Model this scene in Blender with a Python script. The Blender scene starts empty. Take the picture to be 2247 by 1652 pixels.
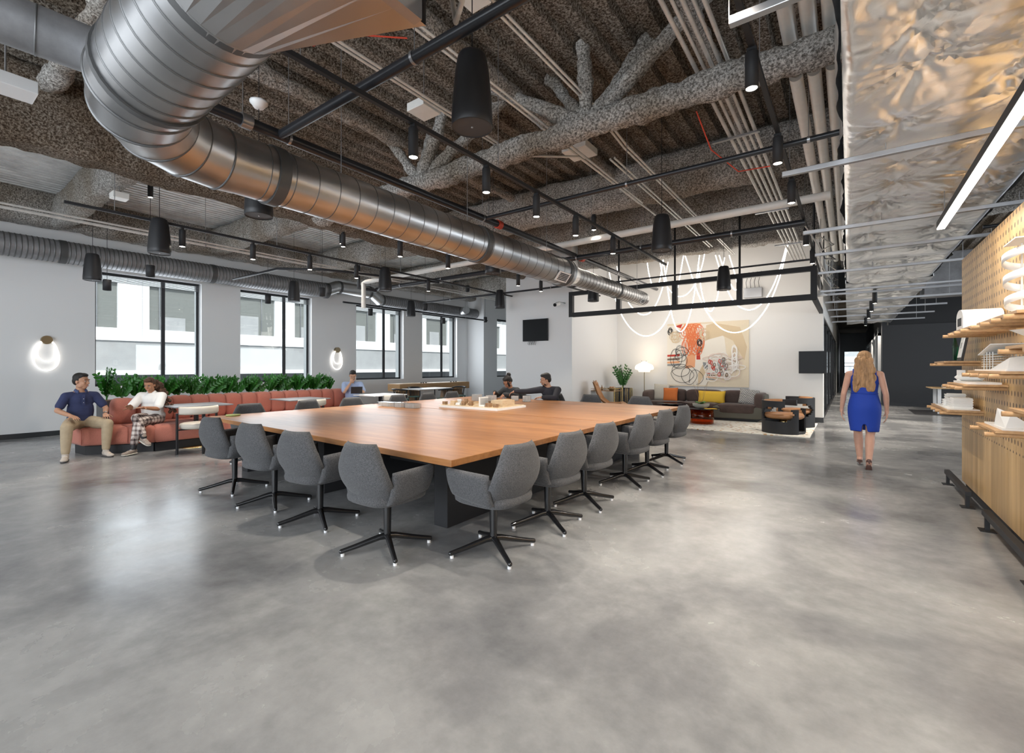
import bpy, bmesh, math, random
from mathutils import Vector, Matrix, noise
PI=math.pi
sc=bpy.context.scene
COL=sc.collection
# ---------------------------------------------------------------- camera
F=1015.0; CX=1123.5; CY=806.0; H=1.40; A=math.radians(36.04)
FW=(-math.sin(A),math.cos(A)); RT=(math.cos(A),math.sin(A))
cam_d=bpy.data.cameras.new('camera'); cam=bpy.data.objects.new('camera',cam_d); COL.objects.link(cam)
cam_d.sensor_fit='HORIZONTAL'; cam_d.sensor_width=36.0; cam_d.lens=36.0*F/2247; cam_d.shift_y=-20.0/2247
cam_d.clip_start=0.05; cam_d.clip_end=300
cam.location=(0,0,H); cam.rotation_euler=(PI/2,0,A); sc.camera=cam
# ---------------------------------------------------------------- world, sun, exposure
w=bpy.data.worlds.new('world'); sc.world=w; w.use_nodes=True
bg=w.node_tree.nodes['Background']; bg.inputs[0].default_value=(0.86,0.93,1.0,1); bg.inputs[1].default_value=1.5
sun_d=bpy.data.lights.new('sun','SUN'); sun_d.energy=3.2; sun_d.angle=0.03; sun_d.color=(1,0.97,0.92)
sun=bpy.data.objects.new('sun',sun_d); COL.objects.link(sun); sun.rotation_euler=Vector((-0.62,0.25,-0.75)).to_track_quat('-Z','Y').to_euler()
sc.view_settings.view_transform='Standard'; sc.view_settings.look='None'; sc.view_settings.gamma=1.0
sc.view_settings.exposure=0.50; sc.view_settings.use_curve_mapping=False
SPOT_W=95.0      # watts of every track spotlight
def window_or_fill_light(loc,sx,sy,e,rot):
    d=bpy.data.lights.new('window_or_fill_lamp','AREA'); d.shape='RECTANGLE'; d.size=sx; d.size_y=sy; d.energy=e; d.color=(0.86,0.93,1.0)
    o=bpy.data.objects.new('window_or_fill_lamp',d); COL.objects.link(o); o.location=loc; o.rotation_euler=rot; return o
WINS=[(2.79,4.83),(5.75,7.79),(9.36,11.38),(12.3,14.25)]
for (a,b) in WINS: window_or_fill_light((-13.28,(a+b)/2,2.25),2.3,1.9,30,(0,-PI/2,0))
window_or_fill_light((-2,-4.9,2.4),9,3.2,330,(PI/2,0,0))  # added fill lamp behind the camera, brightens the ceiling; no window stands there
window_or_fill_light((8.85,14,1.9),1.8,9.5,260,(0,PI/2,0))
# ---------------------------------------------------------------- position helpers (room axes: +Y down the hall, -X towards the windows)
def ray(px,py=CY):
    s=(px-CX)/F; return (FW[0]+s*RT[0],FW[1]+s*RT[1],(CY-py)/F)
def G(px,py,z=0.0):
    r=ray(px,py); t=(z-H)/r[2]; return (r[0]*t,r[1]*t)
def onX(px,py,X):
    r=ray(px,py); t=X/r[0]; return Vector((X,r[1]*t,H+r[2]*t))
def onY(px,py,Y):
    r=ray(px,py); t=Y/r[1]; return Vector((r[0]*t,Y,H+r[2]*t))
def onZ(px,py,Z):
    g=G(px,py,Z); return Vector((g[0],g[1],Z))
# ---------------------------------------------------------------- object helpers
def tag(o,label=None,cat=None,group=None,kind=None):
    if label: o['label']=label
    if cat: o['category']=cat
    if group: o['group']=group
    if kind: o['kind']=kind
    return o
def thing(name,label,cat,loc=(0,0,0),rz=0,group=None):
    o=bpy.data.objects.new(name,None); COL.objects.link(o); o.empty_display_size=0.1
    o.location=loc; o.rotation_euler=(0,0,rz); return tag(o,label,cat,group)
def copy_tree(o,loc=None,rz=None,label=None,group=None,parent=None):
    c=o.copy(); COL.objects.link(c)
    if parent is not None: c.parent=parent
    if loc is not None: c.location=loc
    if rz is not None: c.rotation_euler=(0,0,rz)
    if label: c['label']=label
    if group: c['group']=group
    for ch in list(o.children): copy_tree(ch,parent=c)
    return c
class MB:
    def __init__(s): s.v=[]; s.f=[]; s.sm=[]; s.mi=[]; s.cur=0
    def add(s,vs,fs,smooth=False):
        n=len(s.v); s.v+= [tuple(v) for v in vs]; s.f+=[tuple(i+n for i in f) for f in fs]; s.sm+=[smooth]*len(fs); s.mi+=[s.cur]*len(fs); return s
    def box(s,x0,x1,y0,y1,z0,z1):
        vs=[(x,y,z) for x in (x0,x1) for y in (y0,y1) for z in (z0,z1)]
        return s.add(vs,[(0,1,3,2),(4,6,7,5),(0,4,5,1),(2,3,7,6),(0,2,6,4),(1,5,7,3)])
    def obox(s,c,sx,sy,sz,rz=0,M=None):
        c=Vector(c); R=M if M is not None else Matrix.Rotation(rz,3,'Z')
        vs=[c+R@Vector((x*sx/2,y*sy/2,z*sz/2)) for x in (-1,1) for y in (-1,1) for z in (-1,1)]
        return s.add(vs,[(0,1,3,2),(4,6,7,5),(0,4,5,1),(2,3,7,6),(0,2,6,4),(1,5,7,3)])
    def tube(s,pts,r,n=10,cap=True,smooth=True,closed=False,flat=1.0):
        pts=[Vector(p) for p in pts]; m=len(pts); rs=r if isinstance(r,(list,tuple)) else [r]*m
        vs=[]; up=None
        for i,p in enumerate(pts):
            if closed: t=pts[(i+1)%m]-pts[i-1]
            else: t=pts[min(i+1,m-1)]-pts[max(i-1,0)]
            if t.length<1e-9: t=Vector((0,0,1))
            t.normalize()
            if up is None:
                up=Vector((0,0,1)) if abs(t.z)<0.9 else Vector((1,0,0))
            a=t.cross(up)
            if a.length<1e-6: a=t.cross(Vector((0.3,1,0.2)))
            a.normalize(); b=a.cross(t); b.normalize(); up=b
            for k in range(n):
                q=2*PI*k/n; vs.append(p+a*math.cos(q)*rs[i]+b*math.sin(q)*rs[i]*flat)
        fs=[]
        for i in range(m if closed else m-1):
            j=(i+1)%m
            for k in range(n): fs.append((i*n+k,i*n+(k+1)%n,j*n+(k+1)%n,j*n+k))
        s.add(vs,fs,smooth)
        if cap and not closed: s.add([vs[k] for k in range(n)],[tuple(range(n))]); s.add([vs[(m-1)*n+k] for k in range(n)],[tuple(reversed(range(n)))])
        return s
    def cyl(s,p1,p2,r,n=16,r2=None): return s.tube([p1,p2],[r,r if r2 is None else r2],n)
    def lathe(s,prof,c=(0,0,0),n=24,smooth=True,sx=1,sy=1):
        m=len(prof); vs=[(c[0]+r*math.cos(2*PI*k/n)*sx,c[1]+r*math.sin(2*PI*k/n)*sy,c[2]+z) for (r,z) in prof for k in range(n)]
        return s.add(vs,[(i*n+k,i*n+(k+1)%n,(i+1)*n+(k+1)%n,(i+1)*n+k) for i in range(m-1) for k in range(n)],smooth)
    def ell(s,c,rx,ry,rz,M=None,n=16,m=10,e=1.0):
        c=Vector(c); vs=[]; fs=[]
        g=lambda x:math.copysign(abs(x)**e,x)
        for i in range(m+1):
            th=-PI/2+PI*i/m
            for k in range(n):
                ph=2*PI*k/n; v=Vector((rx*g(math.cos(th))*g(math.cos(ph)),ry*g(math.cos(th))*g(math.sin(ph)),rz*g(math.sin(th))))
                vs.append(c+(M@v if M is not None else v))
        for i in range(m):
            for k in range(n): fs.append((i*n+k,i*n+(k+1)%n,(i+1)*n+(k+1)%n,(i+1)*n+k))
        return s.add(vs,fs,True)
    def prism(s,poly,z0,z1,M=None):
        n=len(poly); vs=[Vector((x,y,z0)) for x,y in poly]+[Vector((x,y,z1)) for x,y in poly]
        if M is not None: vs=[M@v for v in vs]
        return s.add(vs,[tuple(reversed(range(n))),tuple(range(n,2*n))]+[(i,(i+1)%n,n+(i+1)%n,n+i) for i in range(n)])
    def slab(s,fn,nu,nv,th,p=6,ends=True):
        """soft padded sheet: fn(u,v) u in -1..1, v in 0..1 is the middle surface"""
        P=[[Vector(fn(-1+2*i/nu,j/nv)) for i in range(nu+1)] for j in range(nv+1)]
        top=[];bot=[]
        for j in range(nv+1):
            for i in range(nu+1):
                du=P[j][min(i+1,nu)]-P[j][max(i-1,0)]; dv=P[min(j+1,nv)][i]-P[max(j-1,0)][i]
                n_=du.cross(dv); n_.normalize()
                u=abs(-1+2*i/nu); v=abs(-1+2*j/nv)
                t=th/2*max(0.0,(1-u**p))**0.5*max(0.0,(1-v**p))**0.5
                top.append(P[j][i]+n_*t); bot.append(P[j][i]-n_*t)
        W=nu+1
        fs=[(j*W+i,j*W+i+1,(j+1)*W+i+1,(j+1)*W+i) for j in range(nv) for i in range(nu)]
        s.add(top,fs,True); s.add(bot,[tuple(reversed(f)) for f in fs],True); return s
    def build(s,name,mat,parent=None,world=False,bevel=0,seg=2,sub=0,weld=False,mat2=None):
        me=bpy.data.meshes.new(name)
        vs=s.v
        off=Vector((0,0,0))
        if parent is not None and world: off=Vector(parent.location) if parent.parent is None else Vector(parent.location)+Vector(parent.parent.location); vs=[tuple(Vector(v)-off) for v in vs]
        if parent is None and world:
            xs=[v[0] for v in vs]; ys=[v[1] for v in vs]; zs=[v[2] for v in vs]
            off=Vector(((min(xs)+max(xs))/2,(min(ys)+max(ys))/2,min(zs))); vs=[(v[0]-off.x,v[1]-off.y,v[2]-off.z) for v in vs]
        me.from_pydata(vs,[],s.f); me.polygons.foreach_set('use_smooth',s.sm); me.polygons.foreach_set('material_index',s.mi)
        bm=bmesh.new(); bm.from_mesh(me)
        if weld: bmesh.ops.remove_doubles(bm,verts=bm.verts,dist=1e-4)
        bmesh.ops.recalc_face_normals(bm,faces=bm.faces); bm.to_mesh(me); bm.free()
        o=bpy.data.objects.new(name,me); COL.objects.link(o); me.materials.append(mat)
        if mat2: me.materials.append(mat2)
        if parent is not None: o.parent=parent
        elif world: o.location=off
        if bevel: m=o.modifiers.new('bevel','BEVEL'); m.width=bevel; m.segments=seg; m.limit_method='ANGLE'
        if sub: m=o.modifiers.new('sub','SUBSURF'); m.levels=sub; m.render_levels=sub
        return o
def struct(name,mb,mat,**k):
    o=mb.build(name,mat,**k); o['kind']='structure'; return o
# ---------------------------------------------------------------- materials
def mat(name,col=(0.5,0.5,0.5),rough=0.5,metal=0.0,bump=0,bscale=50,var=0,vscale=5,emit=None,estr=0,coat=0,stretch=(1,1,1),spec=0.5,trans=0,ior=1.45,alpha=1,sheen=0):
    m=bpy.data.materials.new(name); m.use_nodes=True; N=m.node_tree.nodes; Lk=m.node_tree.links; b=N['Principled BSDF']
    b.inputs['Base Color'].default_value=(*col,1); b.inputs['Roughness'].default_value=rough; b.inputs['Metallic'].default_value=metal
    b.inputs['Specular IOR Level'].default_value=spec; b.inputs['Coat Weight'].default_value=coat; b.inputs['Transmission Weight'].default_value=trans
    b.inputs['IOR'].default_value=ior; b.inputs['Alpha'].default_value=alpha; b.inputs['Sheen Weight'].default_value=sheen
    if emit: b.inputs['Emission Color'].default_value=(*emit,1); b.inputs['Emission Strength'].default_value=estr
    if bump or var:
        tc=N.new('ShaderNodeTexCoord'); mp=N.new('ShaderNodeMapping'); mp.inputs['Scale'].default_value=stretch; Lk.new(tc.outputs['Object'],mp.inputs[0])
    if bump:
        n=N.new('ShaderNodeTexNoise'); n.inputs['Scale'].default_value=bscale; n.inputs['Detail'].default_value=4; Lk.new(mp.outputs[0],n.inputs['Vector'])
        bu=N.new('ShaderNodeBump'); bu.inputs['Strength'].default_value=bump; bu.inputs['Distance'].default_value=0.01; Lk.new(n.outputs[0],bu.inputs['Height']); Lk.new(bu.outputs[0],b.inputs['Normal'])
    if var:
        n=N.new('ShaderNodeTexNoise'); n.inputs['Scale'].default_value=vscale; n.inputs['Detail'].default_value=5; n.inputs['Roughness'].default_value=0.65; Lk.new(mp.outputs[0],n.inputs['Vector'])
        r=N.new('ShaderNodeValToRGB'); r.color_ramp.elements[0].position=0.3; r.color_ramp.elements[1].position=0.7
        r.color_ramp.elements[0].color=(*[c*(1-var) for c in col],1); r.color_ramp.elements[1].color=(*[min(1,c*(1+var)) for c in col],1)
        Lk.new(n.outputs[0],r.inputs[0]); Lk.new(r.outputs[0],b.inputs['Base Color'])
    return m
def nodes(m): return m.node_tree.nodes,m.node_tree.links,m.node_tree.nodes['Principled BSDF']
def ramp(N,stops):
    r=N.new('ShaderNodeValToRGB'); e=r.color_ramp.elements
    while len(e)<len(stops): e.new(0.5)
    for i,(p,c) in enumerate(stops): e[i].position=p; e[i].color=(*c,1) if len(c)==3 else c
    return r
M={}
# polished concrete
m=mat('polished_concrete',(0.4,0.4,0.4),0.2,spec=0.5); N,Lk,b=nodes(m); tc=N.new('ShaderNodeTexCoord')
n1=N.new('ShaderNodeTexNoise'); n1.inputs['Scale'].default_value=0.75; n1.inputs['Detail'].default_value=9; n1.inputs['Roughness'].default_value=0.6; n1.inputs['Distortion'].default_value=0.25
n2=N.new('ShaderNodeTexNoise'); n2.inputs['Scale'].default_value=9; n2.inputs['Detail'].default_value=8; n2.inputs['Roughness'].default_value=0.7
for n in (n1,n2): Lk.new(tc.outputs['Object'],n.inputs['Vector'])
r1=ramp(N,[(0.30,(0.13,0.133,0.137)),(0.44,(0.225,0.227,0.23)),(0.56,(0.32,0.32,0.317)),(0.72,(0.42,0.42,0.412))]); Lk.new(n1.outputs[0],r1.inputs[0])
r2=ramp(N,[(0.35,(0.86,0.86,0.86)),(0.62,(1.0,1.0,1.0)),(0.74,(1.12,1.12,1.11))]); Lk.new(n2.outputs[0],r2.inputs[0])
mx=N.new('ShaderNodeMixRGB'); mx.blend_type='MULTIPLY'; mx.inputs[0].default_value=1; Lk.new(r1.outputs[0],mx.inputs[1]); Lk.new(r2.outputs[0],mx.inputs[2])
# worn pale scuffs and hairline cracks
n3=N.new('ShaderNodeTexNoise'); n3.inputs['Scale'].default_value=1.6; n3.inputs['Detail'].default_value=12; n3.inputs['Roughness'].default_value=0.8; n3.inputs['Distortion'].default_value=0.5; Lk.new(tc.outputs['Object'],n3.inputs['Vector'])
r3=ramp(N,[(0.60,(0,0,0)),(0.80,(0.35,0.35,0.35))]); Lk.new(n3.outputs[0],r3.inputs[0])
mx2=N.new('ShaderNodeMixRGB'); mx2.inputs[2].default_value=(0.55,0.55,0.54,1); Lk.new(r3.outputs[0],mx2.inputs[0]); Lk.new(mx.outputs[0],mx2.inputs[1]); Lk.new(mx.outputs[0],b.inputs['Base Color'])
rr=N.new('ShaderNodeMapRange'); rr.inputs[1].default_value=0.3; rr.inputs[2].default_value=0.7; rr.inputs[3].default_value=0.14; rr.inputs[4].default_value=0.32; Lk.new(n1.outputs[0],rr.inputs[0]); Lk.new(rr.outputs[0],b.inputs['Roughness'])
bu=N.new('ShaderNodeBump'); bu.inputs['Strength'].default_value=0.08; bu.inputs['Distance'].default_value=0.01; Lk.new(n2.outputs[0],bu.inputs['Height']); Lk.new(bu.outputs[0],b.inputs['Normal'])
M['floor']=m
M['white']=mat('white_paint',(0.80,0.80,0.80),0.6,bump=0.03,bscale=120)
M['warmwhite']=mat('warm_white_paint',(0.84,0.82,0.79),0.6,bump=0.03,bscale=120)
M['black']=mat('black_metal',(0.018,0.018,0.02),0.38)
M['mattblack']=mat('matt_black',(0.022,0.022,0.024),0.6)
M['gloss']=mat('gloss_black',(0.012,0.012,0.013),0.12,coat=0.4)
M['dark']=mat('charcoal_paint',(0.035,0.036,0.04),0.55)
M['charcoal']=mat('charcoal_wall_paint',(0.055,0.056,0.06),0.6)
M['base']=mat('charcoal_baseboard',(0.04,0.042,0.045),0.4)
M['seamdark']=mat('duct_seam',(0.16,0.16,0.16),0.45,metal=0.7)
M['steel']=mat('bright_steel',(0.38,0.38,0.39),0.35,metal=0.9,bump=0.05,bscale=30)
M['pipe']=mat('painted_conduit',(0.62,0.60,0.57),0.35,metal=0.35,var=0.15,vscale=8)
M['pvc']=mat('white_pipe_cover',(0.74,0.72,0.68),0.45,var=0.06,vscale=6)
M['red']=mat('red_coupling',(0.55,0.06,0.03),0.4)
M['blackpipe']=mat('black_pipe',(0.02,0.021,0.025),0.28)
M['speaker']=mat('speaker_black',(0.02,0.02,0.022),0.42,bump=0.05,bscale=300)
M['grille']=mat('speaker_grille',(0.05,0.05,0.052),0.55,bump=0.3,bscale=400)
# galvanised spiral duct
m=mat('galvanised_duct',(0.50,0.50,0.51),0.3,metal=1.0); N,Lk,b=nodes(m); tc=N.new('ShaderNodeTexCoord'); n=N.new('ShaderNodeTexNoise'); n.inputs['Scale'].default_value=1.6; n.inputs['Detail'].default_value=2
Lk.new(tc.outputs['Object'],n.inputs['Vector']); r=ramp(N,[(0.3,(0.36,0.36,0.365)),(0.7,(0.60,0.60,0.60))]); Lk.new(n.outputs[0],r.inputs[0]); Lk.new(r.outputs[0],b.inputs['Base Color'])
rr=N.new('ShaderNodeMapRange'); rr.inputs[1].default_value=0.3; rr.inputs[2].default_value=0.7; rr.inputs[3].default_value=0.28; rr.inputs[4].default_value=0.40; Lk.new(n.outputs[0],rr.inputs[0]); Lk.new(rr.outputs[0],b.inputs['Roughness'])
M['duct']=m
M['band']=mat('duct_joint_band',(0.10,0.10,0.10),0.5,metal=0.4)
M['ductdull']=mat('dull_duct',(0.30,0.30,0.31),0.5,metal=0.6,var=0.25,vscale=4)
# sprayed fireproofing
def foam(name,c0,c1,c2,bs=1.0):
    m=mat(name,c1,0.95,spec=0.1); N,Lk,b=nodes(m); tc=N.new('ShaderNodeTexCoord')
    v=N.new('ShaderNodeTexNoise'); v.inputs['Scale'].default_value=46; v.inputs['Detail'].default_value=5; v.inputs['Roughness'].default_value=0.75
    g=N.new('ShaderNodeTexNoise'); g.inputs['Scale'].default_value=1.1; g.inputs['Detail'].default_value=4
    for q in (v,g): Lk.new(tc.outputs['Object'],q.inputs['Vector'])
    r=ramp(N,[(0.40,c0),(0.5,c1),(0.60,c2)]); Lk.new(v.outputs[0],r.inputs[0])
    r2=ramp(N,[(0.38,(0.60,0.52,0.43)),(0.6,(1,1,1))]); Lk.new(g.outputs[0],r2.inputs[0])
    mx=N.new('ShaderNodeMixRGB'); mx.blend_type='MULTIPLY'; mx.inputs[0].default_value=0.8; Lk.new(r.outputs[0],mx.inputs[1]); Lk.new(r2.outputs[0],mx.inputs[2]); Lk.new(mx.outputs[0],b.inputs['Base Color'])
    bu=N.new('ShaderNodeBump'); bu.inputs['Strength'].default_value=bs; bu.inputs['Distance'].default_value=0.03; Lk.new(v.outputs[0],bu.inputs['Height']); Lk.new(bu.outputs[0],b.inputs['Normal']); return m
M['foam']=foam('sprayed_fireproofing',(0.15,0.135,0.12),(0.46,0.435,0.405),(0.82,0.80,0.76))
M['foamdeck']=foam('sprayed_deck',(0.06,0.045,0.034),(0.235,0.20,0.165),(0.54,0.50,0.44))
M['foambrown']=foam('brown_fireproofing',(0.07,0.05,0.036),(0.22,0.175,0.135),(0.46,0.41,0.35))
M['deck']=mat('bare_deck',(0.66,0.66,0.64),0.5,metal=0.2,var=0.25,vscale=3)
# woods
def wood(name,c0,c1,rough,axis=(1,12,12),scale=1.6,coat=0,plank=None):
    m=mat(name,c1,rough,coat=coat); N,Lk,b=nodes(m); tc=N.new('ShaderNodeTexCoord'); mp=N.new('ShaderNodeMapping'); mp.inputs['Scale'].default_value=axis; Lk.new(tc.outputs['Object'],mp.inputs[0])
    n=N.new('ShaderNodeTexNoise'); n.inputs['Scale'].default_value=scale; n.inputs['Detail'].default_value=6; n.inputs['Roughness'].default_value=0.6; n.inputs['Distortion'].default_value=0.4; Lk.new(mp.outputs[0],n.inputs['Vector'])
    r=ramp(N,[(0.3,c0),(0.7,c1)]); Lk.new(n.outputs[0],r.inputs[0]); out=r.outputs[0]
    if plank:
        sx=N.new('ShaderNodeSeparateXYZ'); Lk.new(tc.outputs['Object'],sx.inputs[0])
        d=N.new('ShaderNodeMath'); d.operation='DIVIDE'; d.inputs[1].default_value=plank[1]; Lk.new(sx.outputs[plank[0]],d.inputs[0])
        fl=N.new('ShaderNodeMath'); fl.operation='FLOOR'; Lk.new(d.outputs[0],fl.inputs[0])
        wn=N.new('ShaderNodeTexWhiteNoise'); wn.noise_dimensions='1D'; Lk.new(fl.outputs[0],wn.inputs['W'])
        rp=ramp(N,[(0,(0.82,0.80,0.78)),(1,(1.08,1.08,1.08))]); Lk.new(wn.outputs[0],rp.inputs[0])
        mx=N.new('ShaderNodeMixRGB'); mx.blend_type='MULTIPLY'; mx.inputs[0].default_value=1; Lk.new(out,mx.inputs[1]); Lk.new(rp.outputs[0],mx.inputs[2]); out=mx.outputs[0]
    Lk.new(out,b.inputs['Base Color']); return m
M['tablewood']=wood('cherry_table_wood',(0.30,0.125,0.042),(0.46,0.215,0.08),0.34,(1,7,12),2.2,0.0,plank=(1,0.16))
M['oak']=wood('oak',(0.52,0.33,0.16),(0.70,0.48,0.26),0.42,(14,14,1),1.5)
M['oakshelf']=wood('oak_shelf',(0.42,0.24,0.11),(0.58,0.36,0.18),0.4,(12,1.5,12),2)
M['brownwood']=wood('brown_wood',(0.22,0.12,0.06),(0.40,0.25,0.13),0.45,(10,1,10),2)
M['lightwood']=wood('basswood',(0.58,0.42,0.25),(0.72,0.56,0.36),0.5,(4,4,10),3)
# perforated oak plywood (holes drawn as dark dots in staggered rows)
m=wood('perforated_oak_plywood',(0.50,0.31,0.13),(0.65,0.435,0.205),0.38,(14,14,0.9),1.2,plank=(1,0.11)); N,Lk,b=nodes(m)
src=b.inputs['Base Color'].links[0].from_socket
tc=N.new('ShaderNodeTexCoord'); sx=N.new('ShaderNodeSeparateXYZ'); Lk.new(tc.outputs['Object'],sx.inputs[0])
def mth(op,a,c=None,N=None,Lk=None):
    q=N.new('ShaderNodeMath'); q.operation=op
    for i,v in enumerate((a,c)):
        if v is None: continue
        if isinstance(v,(int,float)): q.inputs[i].default_value=v
        else: Lk.new(v,q.inputs[i])
    return q.outputs[0]
K=dict(N=N,Lk=Lk)
row=mth('FLOOR',mth('DIVIDE',sx.outputs[2],0.095,**K),None,**K)
odd=mth('MODULO',row,2,**K)
yy=mth('ADD',mth('DIVIDE',sx.outputs[1],0.085,**K),mth('MULTIPLY',odd,0.5,**K),**K)
fy=mth('SUBTRACT',mth('FRACT',yy,None,**K),0.5,**K); fz=mth('SUBTRACT',mth('FRACT',mth('DIVIDE',sx.outputs[2],0.095,**K),None,**K),0.5,**K)
dd=mth('SQRT',mth('ADD',mth('POWER',mth('MULTIPLY',fy,0.085,**K),2,**K),mth('POWER',mth('MULTIPLY',fz,0.062,**K),2,**K),**K),None,**K)
hole=mth('LESS_THAN',dd,0.0142,**K)
zone=mth('GREATER_THAN',sx.outputs[2],0.62,**K); hole=mth('MULTIPLY',hole,zone,**K)
mx=N.new('ShaderNodeMixRGB'); mx.inputs[2].default_value=(0.10,0.055,0.025,1); Lk.new(hole,mx.inputs[0]); Lk.new(src,mx.inputs[1]); Lk.new(mx.outputs[0],b.inputs['Base Color'])
M['peg']=m
# fabrics
def fabric(name,c,var=0.35,sc_=260,rough=0.95):
    m=mat(name,c,rough,var=var,vscale=sc_,bump=0.4,bscale=sc_*1.3,spec=0.2,sheen=0.15); return m
M['felt']=fabric('grey_felt',(0.085,0.085,0.088),0.55,150)
M['coral']=fabric('coral_wool',(0.50,0.185,0.135),0.22,160)
M['brownvelvet']=mat('brown_velvet',(0.075,0.048,0.04),0.75,var=0.35,vscale=3,sheen=0.15)
M['olive']=mat('olive_shell',(0.13,0.125,0.10),0.7)
M['cream']=mat('cream_leather',(0.58,0.53,0.46),0.4)
M['tan']=mat('tan_leather',(0.42,0.20,0.085),0.4,var=0.15,vscale=5)
M['brass']=mat('brass',(0.62,0.47,0.22),0.25,metal=1)
M['bronze']=mat('bronze',(0.30,0.24,0.15),0.35,metal=0.9)
M['greytop']=mat('grey_table_top',(0.20,0.21,0.225),0.4)
M['whitelam']=mat('white_laminate',(0.80,0.80,0.80),0.3)
M['leaf']=mat('glossy_leaf',(0.045,0.20,0.03),0.35,var=0.5,vscale=9)
M['darkleaf']=mat('dark_leaf',(0.035,0.12,0.025),0.35,var=0.4,vscale=9)
M['soil']=mat('bark_mulch',(0.22,0.13,0.08),0.95,bump=1,bscale=60)
M['planter']=mat('planter_box',(0.10,0.10,0.10),0.6)
M['neon']=mat('neon_tube',(1,1,1),0.4,emit=(1.0,0.94,0.86),estr=4)
M['neon2']=mat('soft_neon_tube',(1,1,1),0.4,emit=(1.0,0.95,0.88),estr=2.4)
M['ledstrip']=mat('led_diffuser',(1,1,1),0.4,emit=(1.0,0.95,0.88),estr=7)
M['bulb']=mat('spot_lens',(1,1,1),0.3,emit=(1.0,0.90,0.76),estr=18)
M['lampglass']=mat('opal_lampshade',(0.95,0.9,0.8),0.3,emit=(1.0,0.86,0.66),estr=0.9)
M['screen']=mat('screen_glass',(0.010,0.011,0.012),0.35,spec=0.2)
M['paper']=mat('white_model_card',(0.86,0.85,0.82),0.55)
M['foil']=None
m=mat('foil_wrap',(0.90,0.90,0.90),0.36,metal=1.0); N,Lk,b=nodes(m); tc=N.new('ShaderNodeTexCoord')
n=N.new('ShaderNodeTexNoise'); n.inputs['Scale'].default_value=9; n.inputs['Detail'].default_value=4; n.inputs['Roughness'].default_value=0.5; n.inputs['Distortion'].default_value=0.8; Lk.new(tc.outputs['Object'],n.inputs['Vector'])
bu=N.new('ShaderNodeBump'); bu.inputs['Strength'].default_value=0.3; bu.inputs['Distance'].default_value=0.02; Lk.new(n.outputs[0],bu.inputs['Height']); Lk.new(bu.outputs[0],b.inputs['Normal'])
M['foil']=m
# clear panes: thin, let light through, faint mirror
def pane(name,tint,refl=0.08):
    m=bpy.data.materials.new(name); m.use_nodes=True; N=m.node_tree.nodes; Lk=m.node_tree.links; N.clear()
    o=N.new('ShaderNodeOutputMaterial'); t=N.new('ShaderNodeBsdfTransparent'); t.inputs[0].default_value=(*tint,1); g=N.new('ShaderNodeBsdfGlossy'); g.inputs['Roughness'].default_value=0.02
    fr=N.new('ShaderNodeLayerWeight'); fr.inputs[0].default_value=0.5; pw_=N.new('ShaderNodeMath'); pw_.operation='POWER'; pw_.inputs[1].default_value=4.0; Lk.new(fr.outputs['Facing'],pw_.inputs[0]); ad=N.new('ShaderNodeMath'); ad.operation='MULTIPLY_ADD'; ad.inputs[1].default_value=0.7; ad.inputs[2].default_value=0.035; Lk.new(pw_.outputs[0],ad.inputs[0]); x=N.new('ShaderNodeMixShader'); Lk.new(ad.outputs[0],x.inputs[0]); Lk.new(t.outputs[0],x.inputs[1]); Lk.new(g.outputs[0],x.inputs[2]); Lk.new(x.outputs[0],o.inputs[0]); return m
M['pane']=pane('window_glass',(0.93,0.96,0.96))
M['acrylic']=pane('clear_acrylic',(0.86,0.87,0.88))
M['amber']=pane('amber_glass',(0.85,0.45,0.16))
M['violet']=pane('violet_glass',(0.24,0.15,0.27))
M['greenglass']=pane('green_glass',(0.15,0.6,0.35))
M['extdark']=mat('street_level_dark_grey',(0.10,0.10,0.105),0.4)  # one even dark grey for the street and the ground storey
M['extglass']=mat('far_window_glass',(0.20,0.205,0.195),0.12,spec=0.5)
M['extwall']=mat('pale_precast_concrete',(0.78,0.78,0.79),0.8,var=0.06,vscale=1.5)
M['extwall2']=mat('grey_precast_concrete',(0.36,0.36,0.365),0.8,var=0.1,vscale=1.5)
# ================================================================ SETTING
WX0=-13.2; Y0=-5.0; Y1=42.0; DECK=4.9
struct('floor',MB().box(-15,9,Y0,Y1+1,-0.12,0.0),M['floor'])
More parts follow.
